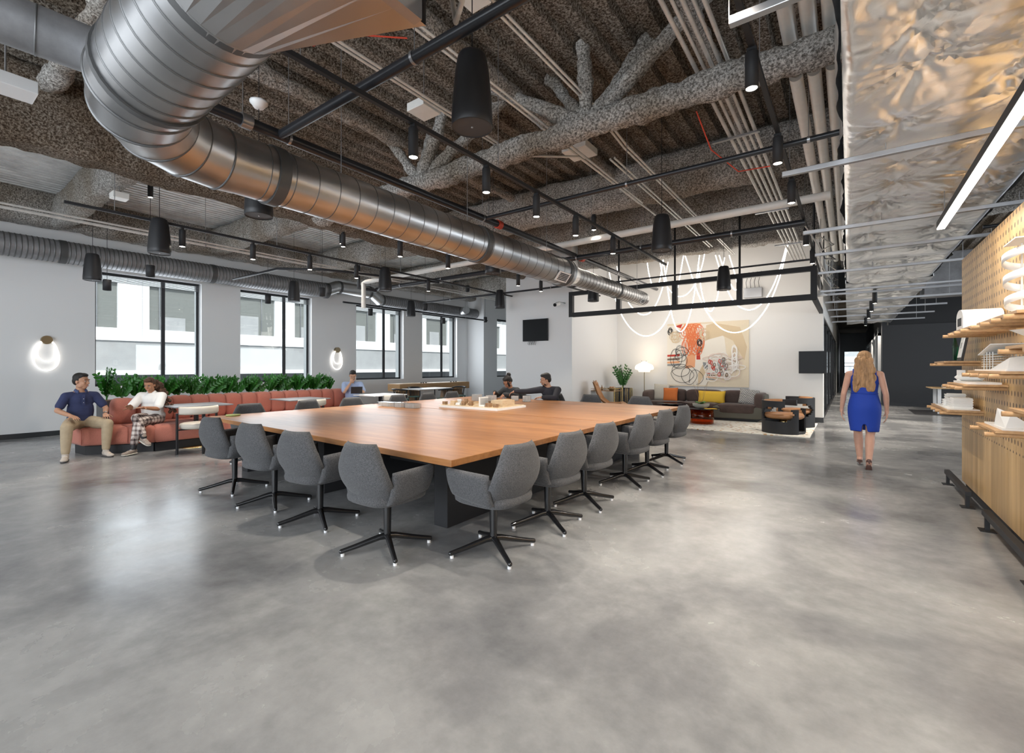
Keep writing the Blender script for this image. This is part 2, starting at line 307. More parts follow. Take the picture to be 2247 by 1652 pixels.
# street-side wall with window openings
SILL=0.98; HEAD=3.5
mb=MB(); edges=[Y0]+[e for wn in WINS for e in wn]+[14.9]
for i in range(0,len(edges),2): mb.box(WX0-0.45,WX0,edges[i],edges[i+1],0,DECK+.3)
for a,b_ in WINS: mb.box(WX0-0.45,WX0,a,b_,0,SILL); mb.box(WX0-0.45,WX0,a,b_,HEAD,DECK+.3)
struct('wall_left',mb,M['white'])
mb=MB().box(-13.65,-12.3,14.9,15.8,0,DECK+.3); mb.box(-12.75,-12.3,15.8,19,0,SILL); mb.box(-12.75,-12.3,15.8,19,HEAD,DECK+.3); mb.box(-12.75,-12.3,17.9,19.3,SILL,HEAD); 
struct('wall_left_pier',mb,M['white'])
struct('baseboard_left',MB().box(WX0,WX0+0.015,Y0,14.9,0,0.10),M['base'])
for i,(a,b_) in enumerate(WINS+[(15.8,17.9)]):
    X=WX0-0.20 if i<4 else -12.5
    o=struct('window_%d'%(i+1),MB().box(X-0.02,X+0.02,a,a+0.05,SILL,HEAD).box(X-0.02,X+0.02,b_-0.05,b_,SILL,HEAD).box(X-0.02,X+0.02,a,b_,SILL,SILL+0.055).box(X-0.02,X+0.02,a,b_,HEAD-0.05,HEAD).box(X-0.03,X+0.03,a+(b_-a)*.63-.035,a+(b_-a)*.63+.035,SILL,HEAD),M['dark'])
    MB().box(X-0.004,X+0.004,a+.05,b_-.05,SILL+.05,HEAD-.05).build('glass_pane',M['pane'],o)
    bl=MB()
    for k in range(7): bl.box(X+0.05,X+0.085,a+.03,b_-.03,HEAD-0.05-0.022*k-0.008,HEAD-0.05-0.022*k)
    bl.build('raised_blind',M['greytop'],o)
    MB().box(X+0.09,X+0.11,a+.03,b_-.03,HEAD-.04,HEAD-.0).build('blind_headrail',M['mattblack'],o)
# wall with the wall screen, lounge walls
YC=11.05; YL=14.06; XL=-6.04; XR=-0.52
struct('wall_column',MB().box(-8.26,XL,YC,YL+.2,0,DECK+.3),M['white'])
struct('wall_lounge_back',MB().box(XL,XR,YL,YL+0.15,0,DECK+.3),M['warmwhite'])
struct('wall_back',MB().box(-13.65,-8.26,19.0,19.2,0,DECK+.3),M['white'])
struct('baseboard_lounge',MB().box(XL,XR,YL-0.015,YL,0,0.13).box(XR,XR+.012,YL-0.015,YL+.15,0,0.13),M['base'])
# hall beyond: glazed wall on the left, charcoal wall on the right, end window
struct('wall_hall_left',MB().box(XR-.15,XR,YL+.15,YL+0.5,0,DECK).box(XR-.15,XR,YL+.5,30,2.75,DECK).box(XR-.15,XR,30,Y1,0,DECK),M['warmwhite'])
fr=MB()
for y in (14.6,17.2,20,23,26,29.95): fr.box(XR-.1,XR-.02,y,y+.08,0,2.75)
fr.box(XR-.1,XR-.02,14.6,30,2.68,2.75); fr.box(XR-.1,XR-.02,14.6,30,0,.1)
o=struct('trim_glazing',fr,M['black']); MB().box(XR-.065,XR-.055,14.6,30,.1,2.68).build('glass_pane',M['pane'],o)
struct('wall_office_back',MB().box(-6,XR-.15,19,19.1,0,DECK),M['warmwhite'])
struct('wall_hall_dark',MB().box(1.0,8.9,21.9,22.05,0,2.95).box(1.0,1.15,22.05,Y1,0,3.9),M['charcoal'])
struct('wall_hall_dark_upper',MB().box(1.2,8.9,22.1,22.2,2.9,3.9),M['black'])
struct('baseboard_hall',MB().box(1.0,8.9,21.885,21.9,0,.12),M['black'])
struct('wall_hall_end',MB().box(XR,1.2,Y1,Y1+.15,0,1.0).box(XR,1.2,Y1,Y1+.15,2.55,DECK).box(XR,-0.3,Y1,Y1+.15,1,2.55),M['greytop'])
o=struct('window_6',MB().box(-.3,1.2,Y1,Y1+.1,1.45,1.49).box(-.3,1.2,Y1,Y1+.1,1.7,1.73).box(.62,.68,Y1,Y1+.1,1,2.55).box(-.3,-.24,Y1,Y1+.1,1,2.55),M['dark']); MB().box(-.3,1.2,Y1+.04,Y1+.05,1,2.55).build('glass_pane',M['pane'],o)
# right-hand wall behind the display wall
struct('wall_right',MB().box(8.9,9.05,Y0,9.2,0,DECK).box(8.9,9.05,18.8,22,0,DECK).box(8.9,9.05,9.2,18.8,0,1.0).box(8.9,9.05,9.2,18.8,2.8,DECK),M['dark'])
fr=MB()
for y in (22.4,24.5,26.6,28.7,30.8): fr.box(.9,.99,y,y+.1,0,2.7)
fr.box(.9,.99,22.4,36,2.6,2.7); struct('trim_door_frames',fr,M['whitelam'])
# roof slab
struct('roof_slab',MB().box(-13.7,9.05,Y0-.5,Y1+.2,DECK+.25,DECK+.6),M['dark'])
# corrugated deck: sprayed part and bare bays
def corr(x0,x1,y0,y1,zb,per,dep,mat_,name):
    vs=[];x=x0;xs=[]
    while x<x1:
        xs+= [(x,0),(x+per*.42,0),(x+per*.52,dep),(x+per*.9,dep)]; x+=per
    xs.append((x1,0)); n=len(xs)
    vs=[(a,y0,zb+d) for a,d in xs]+[(a,y1,zb+d) for a,d in xs]
    return struct(name,MB().add(vs,[(i,i+1,n+i+1,n+i) for i in range(n-1)]),mat_)
corr(-8.0,9.0,Y0,20,DECK,.30,.085,M['foamdeck'],'ceiling')
corr(-13.2,-8.0,Y0,20,DECK-.06,.15,.06,M['deck'],'ceiling_bare_deck')
struct('ceiling_hall',MB().box(XR-6,9,20,Y1,3.9,4.0),M['foamdeck'])
def foam_beam(name,p1,p2,w,h,seed=0,amp=.03,res=.07,power=.45,mt='foam'):
    p1=Vector(p1);p2=Vector(p2); L=(p2-p1).length; t=(p2-p1)/L; a=t.cross(Vector((0,0,1)))
    if a.length<.1: a=Vector((1,0,0))
    a.normalize(); b_=a.cross(t)
    n=max(4,int(L/res)); k=max(16,int((w+h)*2/res)); vs=[]
    for i in range(n+1):
        c=p1+t*L*i/n
        for j in range(k):
            q=2*PI*j/k; cq,sq=math.cos(q),math.sin(q)
            x=math.copysign(abs(cq)**power,cq)*w/2; y=math.copysign(abs(sq)**power,sq)*h/2
            P=c+a*x+b_*y; d=(a*x+b_*y).normalized()
            nz=noise.noise(P*2.2+Vector((seed,0,0)))*amp*1.3+noise.noise(P*9+Vector((seed,3,0)))*amp*.8+noise.noise(P*26)*amp*.45
            vs.append(P+d*nz)
    return struct(name,MB().add(vs,[(i*k+j,i*k+(j+1)%k,(i+1)*k+(j+1)%k,(i+1)*k+j) for i in range(n) for j in range(k)],True),M[mt])
foam_beam('ceiling_beam',(-7.8,-4,4.45),(-7.8,14,4.45),.62,.95,1,.03,.09,mt='foambrown')
foam_beam('ceiling_beam_wall',(-12.95,-4,4.55),(-12.95,15,4.55),.5,.7,2,.03,.11)
for i,y in enumerate((-.8,2.2,5.0,7.8,10.9,13.6)): foam_beam('ceiling_beam_bay',(-12.8,y,4.5),(-8.0,y,4.5),.32,.62,i*7,.025,.09)
for i,(y,z,w_,h_) in enumerate(((7.6,4.5,.35,.7),(9.3,4.55,.3,.6),(11.6,4.5,.4,.75),(15.6,4.5,.35,.7))): foam_beam('ceiling_beam_cross',(-7.6,y,z),(8.5 if i<3 else -.6,y,z),w_,h_,20+i,.035,.09)
# sprayed trusses: bottom chord with fans of web members
def truss(y,z,x0,x1,nds,seed,r=.24):
    foam_beam('ceiling_truss_chord',(x0,y,z),(x1,y,z),r,r,seed,.045,.05,.8)
    for i,x in enumerate(nds):
        for k,dx in enumerate((-1.35,-.62,0.0,.62,1.35)[(i%2):]):
            foam_beam('ceiling_truss_web',(x,y,z),(x+dx,y+(.25 if k%2 else -.1),DECK+.05),.15,.15,seed+i*5+k,.03,.05,.9)
truss(4.65,4.08,-7.6,2.6,(-2.35,-5.05,.5),40)
foam_beam('ceiling_truss_chord',(-7.5,1.2,4.68),(3,1.2,4.68),.2,.2,60,.045,.05,.8)
foam_beam('ceiling_joist',(-3.3,1.2,4.72),(-3.3,7.6,4.72),.16,.18,90,.03,.06,.8)
foam_beam('ceiling_joist',(-1.2,1.2,4.75),(-1.2,7.6,4.75),.14,.16,91,.03,.06,.8)
foam_beam('ceiling_joist',(-5.4,1.2,4.75),(-5.4,7.6,4.75),.14,.16,92,.03,.06,.8)
# ================================================================ OUTSIDE
bt=thing('office_building','white concrete office building with dark windows seen across the street','building',(-21,6,-4))
mb=MB(); XO=-20.5; PT=2.72
ys=[]; y=-13.96+.3
while y<40: ys.append(y); y+=PT
mb.box(XO-3,XO,-14,60,2.4,2.77); mb.box(XO-3,XO,-14,60,4.35,9)
for y in ys: mb.box(XO-3,XO,y-.45,y+.45,2.77,4.35); mb.box(XO-.02,XO+.12,y-.2,y+.2,2.4,9) if int((y+20)/PT)%2 else None
mb.build('facade',M['extwall'],bt,world=True)
MB().box(XO-3,XO+.25,-14,60,1.3,2.4).build('spandrel',M['extwall2'],bt,world=True)
MB().box(XO-3,XO+.35,-14,60,1.14,1.3).box(XO,XO+.30,-14,60,2.32,2.42).build('ledge',M['whitelam'],bt,world=True)
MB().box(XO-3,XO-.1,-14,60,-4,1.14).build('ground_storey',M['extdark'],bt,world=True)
for i,y in enumerate(ys[:-1]): 
    o=MB().box(XO-.15,XO-.1,y+.45,y+PT-.45,2.77,4.35).build('window',M['extglass'],bt,world=True)
    MB().box(XO-.095,XO-.06,y+(.75 if i%2 else 1.7),y+(.79 if i%2 else 1.74),2.77,4.35).build('mullion',M['steel'],bt,world=True)
    MB().box(XO-.095,XO-.08,y+.8,y+1.6,2.77,2.77+(.5 if i%2 else .8)).build('window_shade',M['extwall2'],bt,world=True)
tag(MB().box(-24,-13.7,-14,60,-4.1,-4).build('street',M['extdark']),kind='structure')
tag(MB().box(-12,16,46,47,-4,3.6).build('building_facade',M['extwall'],None,True),'pale building filling the window at the far end of the hall','building')
# ================================================================ DUCTS
def ring_tube(mb,pts,r,pitch=.16,ridge=.004,n=48,w=.005):
    """round duct: smooth barrel with thin raised seams (seams use the second material slot)"""
    for i in range(len(pts)-1):
        a=Vector(pts[i]);b_=Vector(pts[i+1]); L=(b_-a).length; k=max(1,round(L/pitch)); d=(b_-a)/L
        mb.tube([a,b_],[r[i],r[i+1]],n,cap=(i in (0,len(pts)-2)))
        mb.cur=1
        for j in range(1,k):
            c=a.lerp(b_,j/k); rr_=r[i]+(r[i+1]-r[i])*j/k; mb.tube([c-d*w,c-d*w*.6,c+d*w*.6,c+d*w],[rr_-.001,rr_+ridge,rr_+ridge,rr_-.001],n,cap=False)
        mb.cur=0
    return mb
def band(parent,c,d,r,w=.09,name='joint_band'):
    c=Vector(c);d=Vector(d).normalized(); MB().tube([c-d*w/2,c+d*w/2],r+.009,32).build(name,M['band'],parent,world=True)
XD=-3.9; ZD=3.0
du=thing('main_duct','large shiny spiral duct with an elbow running over the long table','duct',(XD,5,ZD))
mb=MB(); ring_tube(mb,[(XD,1.64,ZD),(XD,6.9,ZD)],[.225,.225],.20,.003); mb.build('duct_run',M['duct'],du,world=True,mat2=M['seamdark'])
mb=MB(); mb.tube([(XD,6.9,ZD),(XD,7.15,ZD)],[.235,.165],32); mb.build('reducer',M['duct'],du,world=True)
mb=MB(); ring_tube(mb,[(XD,7.15,ZD),(XD,10.55,ZD)],[.16,.16],.13); mb.build('narrow_run',M['duct'],du,world=True,mat2=M['seamdark'])
# elbow
YD=.92
P=[Vector((XD+.72,YD,ZD+.05))]+[Vector((XD+.60*(1-math.sin(PI/2*i/4)),YD+.62*(1-math.cos(PI/2*i/4)),ZD+.04*(1-i/4))) for i in range(5)]+[Vector((XD,1.66,ZD))]
R=[.275,.27,.262,.25,.24,.232,.228]
mb=MB()
for i in range(len(P)-1):
    mb.tube([P[i],P[i].lerp(P[i+1],.5),P[i+1]],[R[i],(R[i]+R[i+1])/2,R[i+1]],48,cap=False)
    mb.cur=1
    if i: d=(P[i+1]-P[i-1]).normalized(); mb.tube([P[i]-d*.008,P[i]-d*.005,P[i]+d*.005,P[i]+d*.008],[R[i],R[i]+.008,R[i]+.008,R[i]],48,cap=False)
    mb.cur=0
for i in range(1,len(P)-1): mb.ell(P[i],R[i],R[i],R[i],n=40,m=24)
mb.build('elbow',M['duct'],du,world=True,mat2=M['seamdark'])
mb=MB(); ring_tube(mb,[(XD+.72,YD,ZD+.05),(XD+1.65,YD,ZD+.12)],[.275,.285],.125,.005); mb.build('feeder_run',M['duct'],du,world=True,mat2=M['seamdark'])
for y in (1.95,4.6,6.75): band(du,(XD,y,ZD),(0,1,0),.232)
for x in (XD+.74,XD+1.62): band(du,(x,YD,ZD+(.05 if x<XD+1 else .12)),(1,0,.07),.279,.04)
band(du,(XD,9.0,ZD),(0,1,0),.163,.06)
# branch to the left
mb=MB(); ring_tube(mb,[(XD+.30,.80,ZD+.26),(XD+.10,-.6,ZD+.30)],[.13,.13],.3); mb.build('branch_duct',M['ductdull'],du,world=True,mat2=M['seamdark'])
band(du,(XD+.21,.15,ZD+.28),(.14,1,-.03),.133,.12)
# square-to-round transition and box
a=32; cx_,cz_=XD+1.65,ZD+.12; vs=[(cx_,YD+.285*math.cos(2*PI*k/a),cz_+.285*math.sin(2*PI*k/a)) for k in range(a)]
for k in range(a):
    c_,s_=math.cos(2*PI*k/a),math.sin(2*PI*k/a); mxx=max(abs(c_),abs(s_)); vs.append((cx_+.75,YD+.08+.42*c_/mxx,cz_+.12+.34*s_/mxx))
MB().add(vs,[(k,(k+1)%a,a+(k+1)%a,a+k) for k in range(a)]).build('transition',M['duct'],du,world=True)
MB().box(cx_+.75,cx_+.8,.45,1.35,cz_-.26,cz_+.5).build('flange',M['steel'],du,world=True)
MB().box(cx_+.8,cx_+1.5,.5,1.32,cz_-.2,cz_+.5).build('plenum_box',M['pvc'],du,world=True,bevel=.01)
MB().tube([(cx_+.85,1.36,cz_+.1),(cx_+.8,1.6,cz_-.02),(cx_+.62,1.75,cz_+.05),(cx_+.5,1.8,cz_+.5),(cx_+.5,1.8,cz_+1.4)],.014,8).build('flexible_conduit',M['pipe'],du,world=True)
# grilles
def grille(px,py,y,parent,w=.22,h=.13,rr=.225):
    g=thing if False else None
    q=math.radians(-38); c=Vector((XD+rr*math.cos(q),y,ZD+rr*math.sin(q))); R=Matrix.Rotation(-q,3,'Y')
    o=MB().obox(c,.012,w,h,M=R).build('air_grille',M['whitelam'],parent,world=True)
    mb=MB()
    for i in range(9):
        for j in range(5): mb.obox(c+R@Vector((.008,(i-4)*w*.088,(j-2)*h*.15)),.004,w*.06,h*.1,M=R)
    mb.build('grille_slots',M['mattblack'],o,world=True)
grille(0,0,6.5,du,.36,.17,.235); grille(0,0,10.2,du,.2,.1,.168)
for y in (2.6,4.4,6.3,8.6,10.2): MB().cyl((XD,y,ZD+.16),(XD,y,DECK),.004,6).build('hanger_rod',M['steel'],du,world=True)
# duct along the windows
dw=thing('window_duct','dull grey spiral duct running high along the window wall','duct',(-12.75,5,3.7))
mb=MB(); ring_tube(mb,[(-12.78,-3.5,3.72),(-12.78,8.0,3.72)],[.22,.22],.075,.006,28,.012); mb.build('duct_run',M['ductdull'],dw,world=True,mat2=M['seamdark'])
mb=MB(); mb.tube([(-12.78,8.0,3.72),(-12.72,8.3,3.86),(-12.72,9.6,3.86),(-12.78,10.0,3.66)],.19,24); mb.build('offset_section',M['duct'],dw,world=True)
mb=MB(); ring_tube(mb,[(-12.78,10.0,3.66),(-12.7,18.9,3.66)],[.19,.19],.09,.006,28,.012); mb.build('far_run',M['ductdull'],dw,world=True,mat2=M['seamdark'])
for y in (2.2,4.9,8.0): band(dw,(-12.78,y,3.72),(0,1,0),.222,.1)
for y in (8.4,9.5): band(dw,(-12.72,y,3.86),(0,1,0),.193,.07)
for y in (10.05,12.6,16.6): band(dw,(-12.77,y,3.66),(0,1,0),.193,.05)
MB().tube([(-12.6,13.9,3.66),(-12.2,13.7,3.66)],.15,24).build('side_outlet',M['duct'],dw,world=True)
# foil wrapped duct on the right, creased towards its pins
def foil_duct():
    x0,x1,zb,zt=-.05,1.22,3.02,3.75
    pins=[]; rnd=random.Random(4)
    y=-.2
    while y<30:
        for x in (.28,.86): pins.append((x+rnd.uniform(-.08,.08),y+rnd.uniform(-.18,.18)))
        y+=.62
    t=thing('foil_duct','wide silver foil-wrapped duct running down the hall ceiling','duct',(.6,10,zb))
    res=.022; yA,yB=-.5,11.0; nu=int((x1-x0)/res); nv=int((yB-yA)/res)
    def disp(x,y,k0=[0]):
        e=min(1,max(0,min(x-x0,x1-x))/.12)
        z=-.02+0.05*noise.noise(Vector((x*1.4,y*2.1,0)))+.010*noise.noise(Vector((x*2.2,y*9,3)))
        for (a,b_) in pins:
            dx,dy=x-a,y-b_; 
            if abs(dy)>.7: continue
            r=math.hypot(dx,dy)
            if r<.62:
                th=math.atan2(dy,dx); rid=abs(noise.noise(Vector((math.cos(th)*4.2+a*9,math.sin(th)*4.2+b_*9,r*.8))))
                fall=(1-r/.62); z+= .075*math.exp(-r*5)+ .11*(rid-.2)*fall*fall*min(1,r/.05)
        return z*e
    vs=[];fs=[]
    for j in range(nv+1):
        y=yA+(yB-yA)*j/nv
        for i in range(nu+1):
            x=x0+(x1-x0)*i/nu; e=1-min(1,min(i,nu-i)/3.5); vs.append((x+(.02*e if i<nu/2 else -.02*e),y,zb+disp(x,y)+.04*e*e))
    W=nu+1; fs=[(j*W+i,j*W+i+1,(j+1)*W+i+1,(j+1)*W+i) for j in range(nv) for i in range(nu)]
    MB().add(vs,fs,True).build('foil_underside',M['foil'],t,world=True)
    # left side and right side sheets
    for k,(X,s) in enumerate(((x0,-1),(x1,1))):
        vs=[];nz=10;ny=int((yB-yA)/.05)
        for j in range(ny+1):
            y=yA+(yB-yA)*j/ny
            for i in range(nz+1):
                z=zb+.04+(zt-zb-.04)*i/nz; vs.append((X-s*.0+s*.035*noise.noise(Vector((y*2.4,z*3,k)))+s*.012*noise.noise(Vector((y*9,z*11,k))),y,z))
        W=nz+1; MB().add(vs,[(j*W+i,j*W+i+1,(j+1)*W+i+1,(j+1)*W+i) for j in range(ny) for i in range(nz)],True).build('foil_side',M['foil'],t,world=True)
    # coarser far half
    vs=[];yA2,yB2=11.0,21.7;nu2=24;nv2=300
    for j in range(nv2+1):
        y=yA2+(yB2-yA2)*j/nv2
        for i in range(nu2+1):
            x=x0+(x1-x0)*i/nu2; vs.append((x,y,zb+1.4*(disp(x,y)+.03*noise.noise(Vector((x*2,y*3,8)))))) 
    W=nu2+1; mb=MB().add(vs,[(j*W+i,j*W+i+1,(j+1)*W+i+1,(j+1)*W+i) for j in range(nv2) for i in range(nu2)],True)
    mb.box(x0,x0+.01,yA2,yB2,zb,zt); mb.box(x1-.01,x1,yA2,yB2,zb,zt); mb.build('far_foil',M['foil'],t,world=True)
    MB().box(x0+.02,x1-.02,yA,yB2,zt,zt+.01).build('top_sheet',M['ductdull'],t,world=True)
foil_duct()
# strut rails under the foil duct
for i,(px0,py0,px1,py1,z) in enumerate([(1600,50,1760,-6,3.05),(1716,384,2247,281,2.95),(1762,512,2247,447,2.93),(1788,560,2100,530,2.93),(1795,600,2060,577,2.93),(1800,640,2040,620,2.93)]):
    p=onZ(px0,py0,z); 
    o=MB().box(p.x,p.x+([1.0,2.3,2.4,2.4,2.4,2.4][i]),p.y-.02,p.y+.02,z-.02,z+.02).build('strut_rail',M['steel'],None,True,bevel=.004)
    ords=['nearest','second','third','fourth','fifth','farthest']
    for q_ in (-1,1): MB().cyl((q_*.5,0,.04),(q_*.5,0,.12 if i else DECK-z),.004,6).build('hanger_rod',M['steel'],o)
    tag(o,'galvanised strut rail crossing below the foil duct, %s from the camera'%ords[i],'rail','strut rails under the foil duct')
for i,(y,z) in enumerate([(11.8,2.93),(13.2,2.93),(15,2.93),(17,2.93),(19,2.93)]):
    tag(MB().box(-.45,1.9,y-.02,y+.02,z-.02,z+.02).box(-.3,-.29,y-.005,y+.005,z,DECK).box(1.7,1.71,y-.005,y+.005,z,DECK).build('strut_rail',M['steel'],None,True),'galvanised strut rail across the hall ceiling, %s of the far five'%['first','second','third','fourth','last'][i],'rail','far strut rails in the hall')
# ================================================================ PIPES
def pipe(name,pts,r,mat_,label,cat='pipe',group=None,n=12,clamps=None,hang=None):
    o=MB().tube(pts,r,n).build(name,mat_,None,True); tag(o,label,cat,group)
    loc=o.location
    if clamps:
        a,b_=Vector(pts[0]),Vector(pts[-1]); d=(b_-a).normalized()
        for t in clamps: 
            c=a.lerp(b_,t); mb=MB().tube([c-d*.012-loc,c+d*.012-loc],r+.006,14); 
            mb.build('pipe_clamp',M['steel'],o); MB().cyl(c-loc+Vector((0,0,r)),Vector((c.x,c.y,DECK))-loc,.004,6).build('hanger_rod',M['steel'],o)
    return o
xm=-4.36
pipe('sprinkler_pipe',[(xm,-1,3.6),(xm,12.9,3.6)],.05,M['blackpipe'],'thick black sprinkler main running above the spiral duct',clamps=(.15,.21,.24,.45,.66,.8))
for i,(y,lab) in enumerate([(1.9,0),(5.6,1),(8.35,2)]):
    tag(MB().tube([(xm,y,3.6),(xm,y+.09,3.6)],.066,14).build('pipe_coupling',M['red'] if i else M['steel'],None,True),['steel coupling on the black sprinkler main near the elbow','red coupling on the black sprinkler main above the duct','red coupling on the sprinkler main beside the lounge'][i],'coupling')
pipe('sprinkler_pipe',[(xm,2.25,3.6),(6,2.25,3.6)],.042,M['blackpipe'],'black pipe crossing the ceiling nearest the camera',clamps=(.18,.33,.5))
pipe('sprinkler_pipe',[(xm,5.3,3.6),(3,5.3,3.6)],.028,M['blackpipe'],'thin black pipe crossing the ceiling past the truss',clamps=(.3,.55,.8))
pipe('sprinkler_pipe',[(-10.5,8.1,3.55),(XR,8.1,3.55)],.05,M['blackpipe'],'thick black pipe crossing the room below the white pipe',clamps=(.1,.25,.4,.62,.75,.9))
pipe('drain_pipe',[(-10.6,7.75,3.0),(-10.6,7.75,3.68),(-10.5,7.75,3.7),(-.2,7.75,3.78)],.06,M['pvc'],'white covered pipe crossing the whole room and dropping at its left end')
pipe('sprinkler_pipe',[(-10.75,7.7,4.2),(-10.75,7.7,3.55),(-10.5,8.1,3.5)],.045,M['blackpipe'],'black riser pipe beside the white drop pipe')
pipe('sprinkler_pipe',[(-11.6,4.9,3.45),(-9.6,4.9,3.45),(-8.9,5.5,3.45),(-8.0,8.0,3.45)],.025,M['blackpipe'],'thin black branch pipe in the bay near the windows')
pipe('sprinkler_pipe',[(-10.9,10.2,3.45),(-5,10.2,3.45)],.025,M['blackpipe'],'thin black pipe across the far bay',clamps=(.2,.8))
pipe('sprinkler_pipe',[(-12.2,8.2,3.35),(-12.2,15,3.35)],.03,M['blackpipe'],'thin black pipe along the far window duct',clamps=(.2,.8))
# wrapped pipes and conduits at the hall edge
for i,X in enumerate((-.42,-.27,-.12)):
    pipe('insulated_pipe',[(X,-1,4.33),(X,4.9,4.33)],.062,M['pvc'],'%s fat white insulated pipe beside the foil duct, near side of the truss'%['left','middle','right'][i],group='insulated pipes near the truss',n=18)
    pipe('insulated_pipe',[(X*.93,4.95,4.07),(X*.93,14,4.07)],.055,M['pvc'],'%s fat white insulated pipe beside the foil duct, beyond the truss'%['left','middle','right'][i],group='insulated pipes beyond the truss',n=18)
for i,X in enumerate((-1.2,-1.13,-1.06,-.99,-.92)):
    pipe('conduit',[(X,-.5,4.3),(X,5.0,4.3),(X*.93,5.5,4.09),(X*.93,13.6,4.07)],.016 if i%2 else .02,M['pipe'],'metal conduit in the bundle of five, %s'%['leftmost','second from left','middle','second from right','rightmost'][i],'conduit','bundle of five conduits')
for i,y in enumerate((2.6,5.8,8.9,11.5)): tag(MB().box(-1.3,-.8,y-.02,y+.02,(4.26 if y<5 else 4.03),(4.28 if y<5 else 4.05)).build('conduit_rack',M['steel'],None,True),'slotted steel rack under the conduit bundle, %s'%['nearest','second','third','farthest'][i],'rack')
for i,(X,z,y0,y1,dx) in enumerate([(-3.0,4.3,-1,7.4,.06),(-3.59,4.2,-1,4.9,.05),(-2.4,4.4,0,12,.05)]):
    for k in (0,1): pipe('conduit',[(X+k*dx,y0,z),(X+k*dx,4.95,z)]+([((X+k*dx)*.93,5.4,4.1),((X+k*dx)*.93,y1,4.1)] if y1>5 else []),.014,M['pipe'],'pale conduit of the %s pair, %s one'%(['middle','left','right'][i],['left','right'][k]),'conduit','paired conduits over the table')
pipe('conduit',[(-3.59,4.95,4.2),(-2.8,5.3,4.1),(-2.75,9,4.1)],.016,M['pipe'],'pale conduit bending past the truss','conduit')
for k in (0,1): pipe('conduit',[(-2.5+k*.06,5.6,4.1),(-2.5+k*.06,10.9,4.08)],.014,M['pipe'],'long conduit towards the lounge, %s one'%['left','right'][k],'conduit','conduits towards the lounge')
pipe('conduit',[(-9.4,-1,3.6),(-9.4,14,3.62)],.022,M['pipe'],'long pale conduit running in front of the windows, left one','conduit',clamps=(.3,.45,.6,.75))
pipe('conduit',[(-9.34,-1,3.64),(-9.34,14,3.66)],.016,M['pipe'],'long pale conduit running in front of the windows, right one','conduit')
for i,(px,py,z,s) in enumerate([(930,248,4.2,.26),(1272,338,4.3,.36),(262,437,4.0,.2),(1040,2,4.3,.2)]):
    p=onZ(px,py,z); o=MB().box(p.x-s/2,p.x+s/2,p.y-s/2,p.y+s/2,z,z+.09).build('junction_box',M['pvc'],None,True,bevel=.006)
    MB().cyl((0,0,.09),(0,0,DECK-z),.006,6).build('hanger_rod',M['steel'],o)
    tag(o,['small square steel box above the left conduits','large square steel box beyond the truss','steel junction box in the window bay','square box at the top of the view'][i],'junction box')
for i,(px,py,z) in enumerate([(568,237,4.2),(1540,524,4.1)]):
    p=onZ(px,py,z); tag(MB().lathe([(0,0),(.05,0),(.07,.03),(.09,.05),(.09,.07),(0,.07)],p).build('smoke_detector',M['whitelam'],None,True),['white smoke detector above the duct elbow','white detector above the neon lounge light'][i],'smoke detector')
for i,(x0,x1,y0,y1,z0,z1,l) in enumerate([(-4.45,-4.25,.35,.62,3.17,3.25,'small white control box below the dark branch duct'),(-4.5,-4.28,-.15,.28,3.17,3.27,'long white box below the dark branch duct at the left edge')]):
    o=MB().box(x0,x1,y0,y1,z0,z1).build('control_box',M['whitelam'],None,True,bevel=.004); tag(o,l,'box'); MB().cyl((0,0,.1),(0,0,DECK-z0),.005,6).build('hanger_rod',M['steel'],o)
p=onY(1652,643,YL-.12); o=MB().box(p.x-.22,p.x+.22,YL-.16,YL,p.z-.12,p.z+.14).build('control_box',M['steel'],None,True,bevel=.006); tag(o,'grey metal box with wires high on the lounge back wall','box')
for k in range(4): MB().tube([(-.15+.1*k,-.02,.26),(-.17+.1*k,-.02,.42),(-.1+.1*k,0,.7)],.006,6).build('wire',M['black'],o)
p=onY(1800,650,11.4); o=MB().lathe([(0,0),(.11,.005),(.13,.02),(.06,.05),(.05,.12),(0,.12)],(p.x,p.y,p.z),28).build('motion_sensor',M['whitelam'],None,True); tag(o,'white disc-shaped sensor hanging at the corner of the lounge frame','sensor'); MB().cyl((0,0,.12),(0,0,DECK-p.z),.006,6).build('hanger_rod',M['steel'],o)
o=MB().box(1.35,2.15,13.6,14.4,3.0,3.9).build('air_handler',M['ductdull'],None,True,bevel=.01); tag(o,'large grey air handling box beside the foil duct in the hall','air handler'); MB().tube([(.4,.3,.0),(1.6,.6,-.05),(4,.8,0)],.16,20).build('foil_hose',M['foil'],o); MB().cyl((0,0,.9),(0,0,1.9),.01,6).build('hanger_rod',M['steel'],o)
rnd=random.Random(31)
for i in range(7):
    y=8.5+i*1.3; pts=[(-.5+rnd.uniform(-.05,.3),y,3.6),(-.35,y+.4,3.35+rnd.uniform(-.1,.1)),(-.2,y+.9,3.45),(-.4,y+1.3,3.7),(-.4,y+1.3,DECK)]
    pipe('loose_cable',pts,.011,M['black'] if i%2 else M['pipe'],'loose cable looping beside the foil duct, %s from the near end'%['first','second','third','fourth','fifth','sixth','seventh'][i],'cable')
pipe('red_cable',[(-1.25,4.9,4.0),(-1.2,5.3,3.75),(-1.0,5.7,3.6),(-.7,5.8,3.62)],.007,M['red'],'thin red cable hanging below the conduit bundle','cable')
pipe('red_cable',[(-3.9,2.0,4.25),(-3.7,2.2,4.15),(-3.6,2.35,4.3),(-3.2,2.8,4.35)],.007,M['red'],'thin red cable coiled by the smoke detector','cable')
